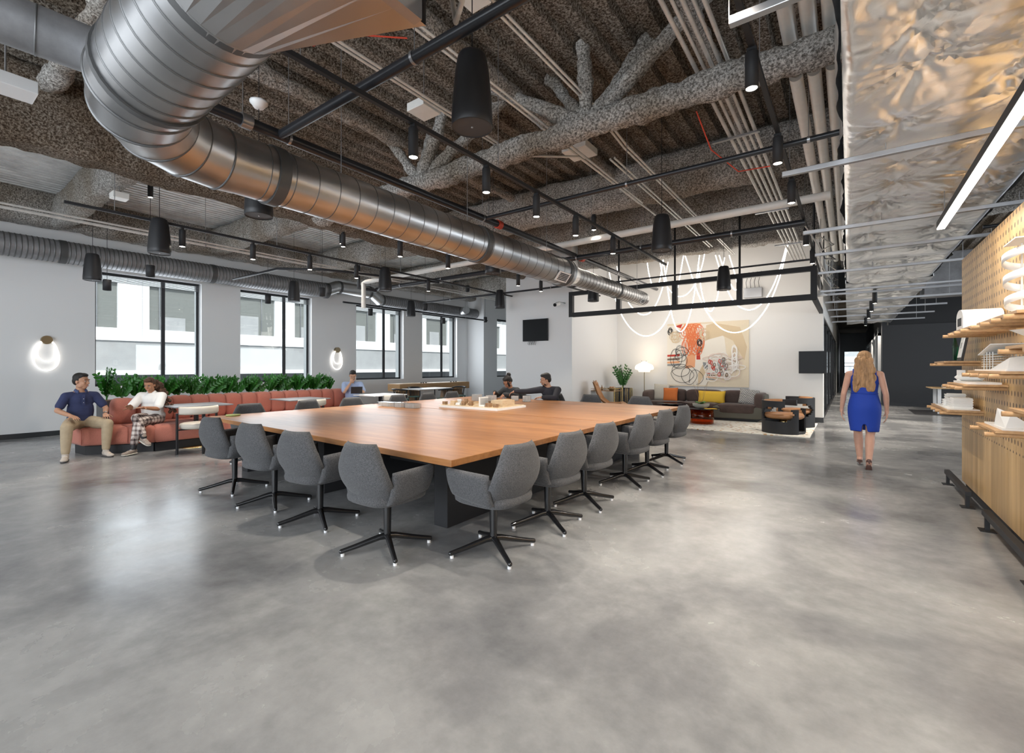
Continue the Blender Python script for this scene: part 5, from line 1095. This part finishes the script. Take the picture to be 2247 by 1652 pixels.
# ================================================================ PEOPLE
skin=lambda n,c:mat(n,c,.5,var=.06,vscale=12,spec=.35)
def cone(mb,a,ra,b_,rb,n=14):
    a=Vector(a);b_=Vector(b_); mb.ell(a,ra,ra,ra,n=n,m=8); mb.ell(b_,rb,rb,rb,n=n,m=8); mb.tube([a,b_],[ra,rb],n)
def chain(mb,pts,rs,n=12):
    for i in range(len(pts)-1): cone(mb,pts[i],rs[i],pts[i+1],rs[i+1],n)
def fuse(mb,name,m_,parent,vox,smooth=4,world=False):
    o=mb.build(name,m_,parent); r=o.modifiers.new('remesh','REMESH'); r.mode='VOXEL'; r.voxel_size=vox; r.use_smooth_shade=True
    if smooth: s=o.modifiers.new('smooth','SMOOTH'); s.factor=.5; s.iterations=smooth
    return o
def frame(f,u):
    f=Vector(f).normalized(); u=Vector(u); r=f.cross(u).normalized(); u=r.cross(f).normalized(); return Matrix((r,f,u)).transposed()   # columns right, forward, up
def hand(mb,w,d,nrm,side,curl=.5,s=1.0,spread=.16):
    """w wrist, d finger direction, nrm palm normal (palm faces it), side: +1 thumb on d x nrm side"""
    w=Vector(w); d=Vector(d).normalized(); nrm=Vector(nrm); nrm=(nrm-d*nrm.dot(d)).normalized(); x=d.cross(nrm)*side
    cone(mb,w,.026*s,w+d*.03*s,.026*s,10)
    for k in range(4):
        a=(k-1.5)*.0185*s; cone(mb,w+d*.02*s+x*a*.7,.016*s,w+d*.085*s+x*a,.0125*s,8)
    L=[.068,.078,.074,.058]
    for k in range(4):
        a=(1.5-k)*.0195*s; p=w+d*.088*s+x*a; dd=(d+x*(1.5-k)*spread*.5).normalized(); c=curl*(.6+.12*k)
        for j,f in enumerate((.45,.32,.25)):
            dd=(dd*math.cos(c)+nrm*math.sin(c)).normalized(); q=p+dd*L[k]*f*s*1.25; cone(mb,p,(.0092-.001*j)*s,q,(.0085-.001*j)*s,7); p=q
    p=w+d*.028*s+x*.026*s; dd=(d*.7+x*.75+nrm*.25).normalized()
    for j,f in enumerate((.04,.032,.026)):
        q=p+dd*f*s; cone(mb,p,(.0115-.001*j)*s,q,(.0105-.001*j)*s,7); p=q; dd=(dd+d*.35+nrm*.15).normalized()
def head(mb,c,Mh,s=1.0,female=False):
    c=Vector(c); P=lambda x,y,z:c+Mh@Vector((x*s,y*s,z*s))
    mb.ell(P(0,-.012,.028),.076*s,.094*s,.092*s,Mh,n=20,m=14)           # cranium
    mb.ell(P(0,.018,-.035),.063*s,.070*s,.080*s,Mh,n=18,m=12)           # face
    mb.ell(P(0,.045,-.092),.034*s,.032*s,.026*s,Mh,n=12,m=8)            # chin
    for x in (-1,1):
        mb.ell(P(x*.046,.012,-.068),.022*s,.040*s,.032*s,Mh,n=10,m=8)   # jaw
        mb.ell(P(x*.036,.066,-.028),.020*s,.018*s,.020*s,Mh,n=10,m=8)   # cheek
        mb.ell(P(x*.077,-.008,-.012),.009*s,.020*s,.031*s,Mh,n=10,m=8)  # ear
        mb.ell(P(x*.030,.076,.022),.024*s,.012*s,.010*s,Mh,n=10,m=6)    # brow ridge
    cone(mb,P(0,.086,.008),.008*s,P(0,.104,-.028),.0125*s,8); mb.ell(P(0,.098,-.034),.019*s,.012*s,.010*s,Mh,n=10,m=6)
    mb.ell(P(0,.084,-.062),.024*s,.011*s,.007*s,Mh,n=10,m=6); mb.ell(P(0,.083,-.073),.020*s,.011*s,.008*s,Mh,n=10,m=6)
def face(parent,c,Mh,s=1.0,smile=False,lip=(.45,.16,.13),brow=(.03,.02,.015),closed=False):
    c=Vector(c); P=lambda x,y,z:c+Mh@Vector((x*s,y*s,z*s))
    eb=mat('eye_white',(.5,.48,.45),.3); ei=mat('iris',(.04,.02,.01),.15); bm_=mat('eyebrow',brow,.8); lm=mat('lips',lip,.45)
    for x in (-1,1):
        if not closed:
            o=MB().ell(P(x*.031,.079,.002),.0125*s,.0085*s,.0075*s,Mh,n=12,m=8).build('eye',eb,parent); MB().ell(P(x*.031,.0865,.002),.006*s,.003*s,.006*s,Mh,n=10,m=6).build('iris',ei,o)
        else: MB().tube([P(x*.019,.086,-.001),P(x*.031,.089,-.005),P(x*.043,.082,-.001)],.0018*s,6).build('eye',ei,parent)
        MB().tube([P(x*.015,.092,.022),P(x*.032,.092,.029),P(x*.050,.078,.022)],[.003*s,.004*s,.002*s],6).build('eyebrow',bm_,parent)
    k=.006 if smile else 0
    MB().tube([P(-.026,.083,-.066+k),P(-.012,.0945,-.0685-k*.3),P(0,.096,-.069-k*.5),P(.012,.0945,-.0685-k*.3),P(.026,.083,-.066+k)],[.002*s,.0045*s,.005*s,.0045*s,.002*s],8).build('mouth',lm,parent)
    if smile: MB().tube([P(-.019,.092,-.0665),P(0,.099,-.0705),P(.019,.092,-.0665)],[.001*s,.003*s,.001*s],6).build('teeth',eb,parent)
def shoe(mb,ank,toe_dir,s=1.0,foot_z=None,up=(0,0,1)):
    a=Vector(ank); Mf=frame(toe_dir,up); P=lambda x,y,z:a+Mf@Vector((x*s,y*s,z*s))
    mb.ell(P(0,-.02,-.045),.040*s,.052*s,.045*s,Mf,n=14,m=8); mb.ell(P(0,.06,-.055),.043*s,.075*s,.036*s,Mf,n=14,m=8); mb.ell(P(0,.14,-.066),.046*s,.065*s,.026*s,Mf,n=14,m=8); cone(mb,P(0,0,.02),.040*s,P(0,0,-.03),.044*s,12)
def sole(mb,ank,toe_dir,s=1.0,up=(0,0,1)):
    a=Vector(ank); Mf=frame(toe_dir,up); P=lambda x,y,z:a+Mf@Vector((x*s,y*s,z*s)); mb.ell(P(0,-.02,-.086),.042*s,.060*s,.014*s,Mf,n=14,m=6,e=.7); mb.ell(P(0,.08,-.086),.047*s,.125*s,.014*s,Mf,n=16,m=6,e=.7)
def person(name,label,loc,rz,J,skinm,vox=.006,female=False,hands=(),headf=(0,1,0),headu=(0,0,1),smile=False,closed=False,hs=1.0,faceon=True,bare_legs=False):
    """J holds joints in the person's own axes (facing +Y, x to the person's right, floor at z=0)"""
    t=thing(name,label,'person',loc,rz)
    mb=MB(); V={k:Vector(v) for k,v in J.items()}; k=.93 if female else 1.0
    up=(V['neck']-V['pelvis']).normalized(); rgt=(V['shR']-V['shL']).normalized(); fwd=up.cross(rgt).normalized(); Mt=Matrix((rgt,fwd,up)).transposed()
    ch_=V['pelvis'].lerp(V['neck'],.72); ab=V['pelvis'].lerp(V['neck'],.38)
    mb.ell(ch_,.155*k,.10*k,.15,Mt); mb.ell(ab,.135*k,.095*k,.15,Mt); mb.ell(V['pelvis'],.160,.115,.12,Mt)
    cone(mb,V['shL'],.052*k,V['neck']-up*.03,.055*k); cone(mb,V['shR'],.052*k,V['neck']-up*.03,.055*k)
    Mh=frame(headf,headu); hc=V['head']; cone(mb,V['neck']-up*.03,.056*k,hc+Mh@Vector((0,-.02,-.06)),.050*k)
    head(mb,hc,Mh,hs,female)
    for s in 'LR':
        chain(mb,[V['sh'+s],V['sh'+s].lerp(V['el'+s],.5),V['el'+s],V['el'+s].lerp(V['wr'+s],.35),V['wr'+s]],[.050*k,.044*k,.037*k,.038*k,.025*k])
        chain(mb,[V['hip'+s],V['hip'+s].lerp(V['kn'+s],.5),V['kn'+s],V['kn'+s].lerp(V['an'+s],.3),V['an'+s]],[.088,.074,.053,.056,.036])
    for h in hands: hand(mb,*h)
    if bare_legs:
        for s in 'LR': shoe(mb,V['an'+s],V.get('toe'+s,Vector((0,1,-.1))),.85)
    body=fuse(mb,'body',skinm,t,vox,3)
    if faceon: face(t,hc,Mh,hs,smile,closed=closed)
    return t,V,Mt,Mh,hc,up
def shirt(t,V,Mt,m_,name='shirt',sleeve=.42,hem=.02,off=.014,female=False,long=False,vox=.008,flare=0,neckcut=.05):
    k=.93 if female else 1; mb=MB(); up=(V['neck']-V['pelvis']).normalized()
    ch_=V['pelvis'].lerp(V['neck'],.70); ab=V['pelvis'].lerp(V['neck'],.36)
    mb.ell(ch_,(.155+off)*k,(.10+off)*k,.155,Mt); mb.ell(ab,(.152+off)*k,(.108+off)*k,.20,Mt,e=.85); mb.ell(V['pelvis']+up*.04,.155+off+flare,.118+off,.09,Mt,e=.8)
    for s in 'LR':
        cone(mb,V['sh'+s],.054*k+off,V['neck']-up*neckcut,.050*k+off*.6)
        e=V['sh'+s].lerp(V['el'+s],sleeve*2 if sleeve<.5 else 1)
        if long: chain(mb,[V['sh'+s],V['el'+s],V['wr'+s].lerp(V['el'+s],.06)],[.052*k+off,.043*k+off*.7,.030*k+off*.7])
        else: cone(mb,V['sh'+s],.052*k+off,e,.048*k+off)
    return fuse(mb,name,m_,t,vox,3)
def collar(t,V,m_,r=.068,drop=.035,Mt=None,name='collar'):
    up=(V['neck']-V['pelvis']).normalized(); c=V['neck']+up*.016
    mb=MB(); n=20; vs=[]
    for j,(rr,zz_) in enumerate(((r-.010,.030),(r+.006,.020),(r+.022,-.018))):
        for i in range(n+1):
            a=-2.6+5.2*i/n; vs.append(c+Mt@Vector((rr*math.sin(a),-rr*math.cos(a)*.95,zz_-(.03*abs(a/2.6)**3))))
    W2=n+1; mb.add(vs,[(j*W2+i,j*W2+i+1,(j+1)*W2+i+1,(j+1)*W2+i) for j in range(2) for i in range(n)],True); o=mb.build(name,m_,t); o.modifiers.new('s','SOLIDIFY').thickness=.004; return o
def trousers(t,V,m_,length=.92,off=.016,vox=.009,cuff=.052):
    mb=MB(); mb.ell(V['pelvis'],.162+off,.12+off,.115,n=18)
    for s in 'LR':
        a=V['kn'+s].lerp(V['an'+s],length); chain(mb,[V['hip'+s],V['hip'+s].lerp(V['kn'+s],.5),V['kn'+s],V['kn'+s].lerp(V['an'+s],.45),a],[.09+off,.08+off,.060+off,.052+off,cuff])
    return fuse(mb,'trousers',m_,t,vox,3)
def hair(t,parts,m_,vox=.007,name='hair',sm=3):
    mb=MB()
    for p in parts: mb.ell(p[0],p[1],p[2],p[3],p[4],n=16,m=10)
    return fuse(mb,name,m_,t,vox,sm)
def shortcap(hc,Mh,s=1.0,low=-.02):
    P=lambda x,y,z:Vector(hc)+Mh@Vector((x*s,y*s,z*s))
    return [(P(0,-.022,.050),.081*s,.092*s,.080*s,Mh),(P(0,-.055,.005),.074*s,.055*s,.075*s,Mh),(P(0,.022,.090),.062*s,.060*s,.036*s,Mh),(P(.066,-.02,.02),.017*s,.04*s,.035*s,Mh),(P(-.066,-.02,.02),.017*s,.04*s,.035*s,Mh)]
mb_black=mat('black_hair',(.015,.012,.011),.6,bump=.4,bscale=120)
# ---- man in navy polo (faces +X into the room)
J=dict(pelvis=(0,-.05,.53),neck=(0,-.03,1.02),head=(.0,.0,1.18),shL=(-.175,-.03,.94),shR=(.175,-.03,.94),elL=(-.29,.06,.73),elR=(.29,.03,.73),wrL=(-.22,.27,.650),wrR=(.17,.24,.645),hipL=(-.10,-.02,.52),hipR=(.10,-.02,.52),knL=(-.20,.44,.51),knR=(.27,.40,.49),anL=(-.17,.47,.10),anR=(.30,.46,.10))
sk1=skin('tan_skin',(.50,.27,.17))
# x is the person's right: seen from the front the person's right arm is on the viewer's left
t,V,Mt,Mh,hc,up=person('person','man in a navy polo and khaki trousers sitting on the bench end',(-9.92,1.93,0),-PI/2+.06,J,sk1,.006,hands=[((-.22,.27,.650),(.15,.75,-.12),(0,-.2,-1),1,.25),((.17,.24,.645),(-.1,.8,-.10),(0,-.2,-1),-1,.25)],headf=(-.62,.78,-.04),smile=True,hs=1.05)
mnavy=mat('navy_pique',(.035,.045,.115),.85,bump=.3,bscale=250,var=.15,vscale=6)
shirt(t,V,Mt,mnavy,'polo_shirt',sleeve=.34,off=.014); collar(t,V,mat('navy_collar',(.06,.08,.18),.8),Mt=Mt)
MB().box(-.018,.018,.085,.105,.80,.97).build('placket',mnavy,t)
for z in (.84,.90): MB().ell((0,.106,z),.005,.003,.005,n=8,m=6).build('button',M['paper'],t)
mkh=mat('khaki_twill',(.42,.33,.22),.85,var=.10,vscale=9,bump=.15,bscale=30); trousers(t,V,mkh,.92)
hair(t,shortcap(hc,Mh,1.06),mb_black)
msn=mat('pale_sneaker',(.50,.44,.38),.8,var=.12,vscale=30)
def shoes(t,V,dirs,m_,solem,s=1.0,ups=None,lac=True):
    for i,sd in enumerate('LR'):
        u=ups[i] if ups else (0,0,1); mb=MB(); shoe(mb,V['an'+sd],dirs[i],s,up=u); o=fuse(mb,'shoe',m_,t,.006,2); mb=MB(); sole(mb,V['an'+sd],dirs[i],s,up=u); mb.build('sole',solem,o)
        if lac:
            Mf=frame(dirs[i],u); mb=MB()
            for k in range(4): mb.tube([V['an'+sd]+Mf@Vector((x*.026*s,(.045+.024*k)*s,(-.020-.008*k+(.006 if x==0 else 0))*s)) for x in (-1,0,1)],.0025,5)
            mb.build('laces',M['paper'],o)
shoes(t,V,[(-.1,1,0),(.35,1,0)],msn,mat('dark_sole',(.10,.09,.085),.7))
MB().tube([(-.225,.245,.662),(-.223,.268,.655)],.032,16).build('wristwatch',M['steel'],t)
# ---- woman in white shirt and plaid trousers, cross-legged, turned to the man
J=dict(pelvis=(0,-.02,.53),neck=(-.02,.03,.96),head=(-.02,.09,1.11),shL=(-.165,.02,.905),shR=(.13,.03,.905),elL=(-.20,.22,.72),elR=(.14,.25,.70),wrL=(-.13,.46,.76),wrR=(.05,.48,.72),hipL=(-.09,.0,.52),hipR=(.09,.0,.52),knL=(-.13,.44,.50),knR=(-.02,.42,.56),anL=(-.10,.50,.10),anR=(-.22,.60,.28))
sk2=skin('brown_skin',(.42,.21,.12))
J=dict(pelvis=(0,-.02,.53),neck=(.0,.03,.96),head=(.0,.085,1.105),shL=(-.155,.02,.905),shR=(.155,.03,.905),elL=(-.18,.20,.70),elR=(.20,.25,.72),wrL=(-.10,.44,.74),wrR=(.06,.48,.75),hipL=(-.09,.0,.52),hipR=(.09,.0,.52),knL=(-.04,.48,.51),knR=(.0,.46,.58),anL=(-.02,.58,.10),anR=(-.17,.58,.28))
t,V,Mt,Mh,hc,up=person('person','woman with long curly hair in a white shirt and plaid trousers sitting cross-legged',(-9.70,2.80,0),-PI/2-.75,J,sk2,.006,True,hands=[((-.10,.44,.74),(.0,1,.12),(0,0,-1),1,.12),((.06,.48,.75),(-.1,1,.35),(-.6,0,-1),-1,.15)],headf=(0,.93,-.34),headu=(0,.3,1),smile=True,hs=.95)
mws=mat('white_cotton',(.78,.77,.75),.8,bump=.2,bscale=25); shirt(t,V,Mt,mws,'shirt',sleeve=.40,off=.024,female=True); collar(t,V,mws,.060,Mt=Mt)
mp_=mat('plaid_cloth',(.5,.45,.42),.85); N,Lk,b=nodes(mp_); tc=N.new('ShaderNodeTexCoord'); sx=N.new('ShaderNodeSeparateXYZ'); Lk.new(tc.outputs['Object'],sx.inputs[0]); prev=None
for ax,sc_ in ((0,85),(1,85),(2,85)):
    a=N.new('ShaderNodeMath'); a.operation='MULTIPLY'; a.inputs[1].default_value=sc_; Lk.new(sx.outputs[ax],a.inputs[0]); s=N.new('ShaderNodeMath'); s.operation='SINE'; Lk.new(a.outputs[0],s.inputs[0]); q=N.new('ShaderNodeMath'); q.operation='GREATER_THAN'; q.inputs[1].default_value=.25; Lk.new(s.outputs[0],q.inputs[0])
    if prev is None: prev=q.outputs[0]
    else: z_=N.new('ShaderNodeMath'); z_.operation='ADD'; Lk.new(prev,z_.inputs[0]); Lk.new(q.outputs[0],z_.inputs[1]); prev=z_.outputs[0]
dv=N.new('ShaderNodeMath'); dv.operation='DIVIDE'; dv.inputs[1].default_value=3; Lk.new(prev,dv.inputs[0]); r=ramp(N,[(0,(.62,.56,.52)),(.4,(.30,.24,.22)),(.75,(.09,.06,.055)),(1,(.03,.02,.02))]); Lk.new(dv.outputs[0],r.inputs[0]); Lk.new(r.outputs[0],b.inputs['Base Color'])
trousers(t,V,mp_,.80,off=.010,cuff=.055)
P=lambda x,y,z:hc+Mh@Vector((x,y,z))
mcurl=mat('curly_brown_hair',(.075,.035,.018),.65,bump=1,bscale=60,var=.6,vscale=25)
rnd=random.Random(7); parts=shortcap(hc,Mh,.97)
for i in range(46):
    q=i/45; c=Vector((-.03,.0,1.15)).lerp(Vector((-.24,-.10,.62)),q)+Vector((rnd.uniform(-.075,.075),rnd.uniform(-.04,.04)-.03*math.sin(q*PI),0)); rr=.034*(1-.25*q); parts.append((c,rr,rr,rr*1.2,None))
hair(t,parts,mcurl,.007,sm=1)
shoes(t,V,[(.35,1,0),(-.8,.55,-.3)],mat('taupe_suede',(.30,.24,.20),.9),mat('cream_sole',(.60,.56,.48),.7),.92,ups=[(0,0,1),(-.2,.2,1)])
for sd in 'LR': cone_=MB(); cone(cone_,V['kn'+sd].lerp(V['an'+sd],.86),.043,V['an'+sd],.042); cone_.build('sock',M['mattblack'],t)
# ---- man with tablet
J=dict(pelvis=(0,-.05,.53),neck=(0,.02,1.03),head=(0,.09,1.20),shL=(-.18,.01,.975),shR=(.18,.01,.975),elL=(-.24,.22,.80),elR=(.20,.20,.80),wrL=(-.16,.42,.84),wrR=(.05,.22,1.03),hipL=(-.09,-.02,.52),hipR=(.09,-.02,.52),knL=(-.13,.42,.52),knR=(.13,.42,.52),anL=(-.13,.45,.10),anR=(.13,.45,.10))
sk3=skin('light_skin',(.55,.33,.22))
t,V,Mt,Mh,hc,up=person('person','man in a light blue short-sleeved shirt reading a tablet, chin on hand',(-9.95,6.95,0),-PI/2-.55,J,sk3,.007,hands=[((-.16,.42,.84),(.3,.8,.2),(.8,-.2,.3),1,.5),((.05,.22,1.03),(-.25,-.15,1),(-.3,-.9,0),-1,1.0)],headf=(0,.86,-.5),headu=(0,.5,1),closed=True)
mlb=mat('light_blue_cotton',(.36,.46,.68),.85,bump=.2,bscale=30); shirt(t,V,Mt,mlb,'shirt',sleeve=.40,off=.022); collar(t,V,mlb,.062,Mt=Mt); trousers(t,V,M['mattblack'],.95); hair(t,shortcap(hc,Mh),mb_black); shoes(t,V,[(0,1,0),(0,1,0)],M['mattblack'],M['dark'],lac=False)
Rz=Matrix.Rotation(-PI/2-.55,3,'Z'); p=Vector((-9.95,6.95,0))+Rz@Vector((-.06,.56,.86)); o=MB().obox((0,0,0),.26,.008,.19).build('tablet',M['mattblack'],None); o.location=p; o.rotation_euler=(-.55,0,-PI/2-.55); tag(o,'dark tablet computer held by the man in light blue','tablet'); MB().obox((0,-.0045,0),.24,.002,.17).build('display',M['screen'],o)
# ---- seated woman in dark blazer (faces -Y towards the table)
J=dict(pelvis=(0,-.08,.54),neck=(0,.10,.96),head=(.0,.20,1.09),shL=(-.17,.09,.90),shR=(.17,.09,.90),elL=(-.25,.27,.80),elR=(.27,.22,.80),wrL=(-.07,.44,.83),wrR=(.17,.44,.87),hipL=(-.09,-.02,.53),hipR=(.09,-.02,.53),knL=(-.12,.40,.50),knR=(.12,.40,.50),anL=(-.12,.42,.10),anR=(.12,.42,.10))
t,V,Mt,Mh,hc,up=person('person','woman in a dark blazer with tied-up hair leaning over the models',(-5.95,8.22,0),PI,J,skin('warm_skin',(.40,.20,.12)),.007,True,hands=[((-.07,.44,.83),(.1,.6,-.5),(0,0,-1),1,.8),((.17,.44,.87),(-.2,.7,-.7),(-.5,0,-.5),-1,.6)],headf=(.15,.75,-.62),headu=(0,.6,.8),hs=1.06,closed=True)
mbz=mat('charcoal_wool',(.04,.042,.045),.85,bump=.2,bscale=80); shirt(t,V,Mt,mbz,'blazer',off=.024,long=True,female=True); 
hair(t,shortcap(hc,Mh,1.08)+[(hc+Mh@Vector((0,-.11,.11)),.05,.05,.045,None),(hc+Mh@Vector((.06,.05,-.02)),.016,.03,.07,Mh),(hc+Mh@Vector((-.06,.05,-.02)),.016,.03,.07,Mh)],mb_black); trousers(t,V,M['mattblack'],.95); shoes(t,V,[(0,1,0),(0,1,0)],M['mattblack'],M['dark'],lac=False)
# ---- man in dark shirt reaching to his right
J=dict(pelvis=(0,-.08,.54),neck=(.05,.02,1.00),head=(.09,.07,1.145),shL=(-.16,.0,.935),shR=(.20,.08,.935),elL=(-.22,.22,.79),elR=(.44,.24,.90),wrL=(-.02,.36,.80),wrR=(.66,.36,.90),hipL=(-.09,-.02,.53),hipR=(.09,-.02,.53),knL=(-.12,.40,.50),knR=(.12,.40,.50),anL=(-.12,.42,.10),anR=(.12,.42,.10))
t,V,Mt,Mh,hc,up=person('person','bearded man in a dark shirt reaching across for a white model',(-4.98,8.22,0),PI,J,skin('olive_skin',(.46,.26,.17)),.007,hands=[((-.02,.36,.80),(.9,.4,0),(0,0,-1),1,.5),((.66,.36,.90),(.9,.3,-.35),(0,0,-1),-1,.6)],headf=(.72,.62,-.22),headu=(0,.1,1),hs=1.10,closed=True)
shirt(t,V,Mt,mat('dark_shirt',(.030,.030,.038),.85,bump=.2,bscale=60),'shirt',off=.022,long=True); trousers(t,V,M['mattblack'],.95); shoes(t,V,[(0,1,0),(0,1,0)],M['mattblack'],M['dark'],lac=False)
hair(t,shortcap(hc,Mh,1.11),mb_black); P=lambda x,y,z:hc+Mh@Vector((x*1.1,y*1.1,z*1.1))
hair(t,[(P(0,.055,-.098),.036,.030,.024,Mh),(P(.045,.02,-.075),.022,.042,.028,Mh),(P(-.045,.02,-.075),.022,.042,.028,Mh),(P(0,.088,-.052),.026,.008,.006,Mh)],mb_black,.005,'beard',1)
# ---- walking woman in blue dress (faces +Y, seen from behind)
J=dict(pelvis=(0,0,.88),neck=(0,.0,1.36),head=(0,.02,1.505),shL=(-.175,-.01,1.30),shR=(.175,-.01,1.30),elL=(-.235,-.03,1.03),elR=(.235,-.03,1.03),wrL=(-.26,.05,.80),wrR=(.25,.05,.80),hipL=(-.095,0,.85),hipR=(.095,0,.85),knL=(-.07,.10,.47),knR=(.065,-.02,.46),anL=(-.05,.10,.12),anR=(.045,-.20,.12),toeL=(0,1,-.2),toeR=(0,1,-.9))
t,V,Mt,Mh,hc,up=person('person','woman in a fitted blue sleeveless dress walking away down the hall',(.18,8.2,0),0.0,J,skin('rosy_skin',(.58,.33,.24)),.006,True,hands=[((-.26,.05,.80),(0,.15,-1),(1,0,0),-1,.3),((.25,.05,.80),(0,.15,-1),(-1,0,0),1,.3)],bare_legs=True)
mdr=mat('royal_blue_cloth',(.018,.055,.36),.7,bump=.25,bscale=8,spec=.3)
mb=MB(); n=40; vs=[]; prof=[(.50,.178,.125),(.60,.192,.135),(.72,.205,.145),(.84,.212,.155),(.92,.195,.14),(1.0,.158,.115),(1.06,.148,.108),(1.14,.158,.115),(1.22,.168,.12),(1.28,.162,.108),(1.32,.145,.095),(1.35,.12,.085)]
for z,a,b_ in prof:
    for k in range(n):
        q=2*PI*k/n; y=b_*math.sin(q)
        if math.sin(q)<0 and .72<z<.95: y*=1.12
        vs.append((a*(.92 if z<1.0 else 1)*math.cos(q)+.004*math.sin(z*40+k),y-.005,z))
fs=[(i*n+k,i*n+(k+1)%n,(i+1)*n+(k+1)%n,(i+1)*n+k) for i in range(len(prof)-1) for k in range(n) if not (i<1 and k in (29,30) )]
o=mb.add(vs,fs,True).build('dress',mdr,t); md=o.modifiers.new('s','SOLIDIFY'); md.thickness=.006; md=o.modifiers.new('sub','SUBSURF'); md.levels=1; md.render_levels=1
for s in (-1,1): MB().slab(lambda u,v,s=s:(s*(.105+.028*u),-.09+.19*v if False else -.10*math.cos(PI*v)*.9,1.30+.075*math.sin(PI*v)),6,12,.014,6).build('shoulder_strap',mdr,t)
MB().tube([(.152*math.cos(2*PI*k/32),.113*math.sin(2*PI*k/32)-.005,1.035) for k in range(32)],.006,8,closed=True).build('waist_seam',mdr,t)
rnd=random.Random(9); P=lambda x,y,z:hc+Mh@Vector((x,y,z)); parts=[(P(0,-.02,.045),.088,.100,.088,Mh),(P(0,-.06,-.02),.092,.065,.11,Mh)]
for i in range(100):
    q=i/99; parts.append((Vector((rnd.uniform(-.085,.085)*(1+.35*q),-.085-.02*math.sin(q*3)+rnd.uniform(-.018,.012),1.50-.40*q)),.034,.028,.055,None))
hair(t,parts,mat('blond_hair',(.40,.23,.11),.55,bump=1,bscale=26,var=.45,vscale=11,stretch=(3,3,.5)),.007,sm=3)
mh=mat('nude_heel',(.10,.05,.04),.4)
for sd,d in (('L',(0,1,-.25)),('R',(0,.45,-1))):
    a=V['an'+sd]; Mf=frame(d,(0,0,1) if sd=='L' else (0,1,.4)); mb=MB(); mb.ell(a+Mf@Vector((0,.09,-.062)),.038,.075,.016,Mf,n=12,m=6); mb.ell(a+Mf@Vector((0,-.02,-.05)),.034,.04,.024,Mf,n=12,m=6); mb.tube([a+Mf@Vector((0,-.03,-.05)),a+Mf@Vector((0,-.03,-.11))],[.014,.007],8); mb.build('shoe',mh,t)
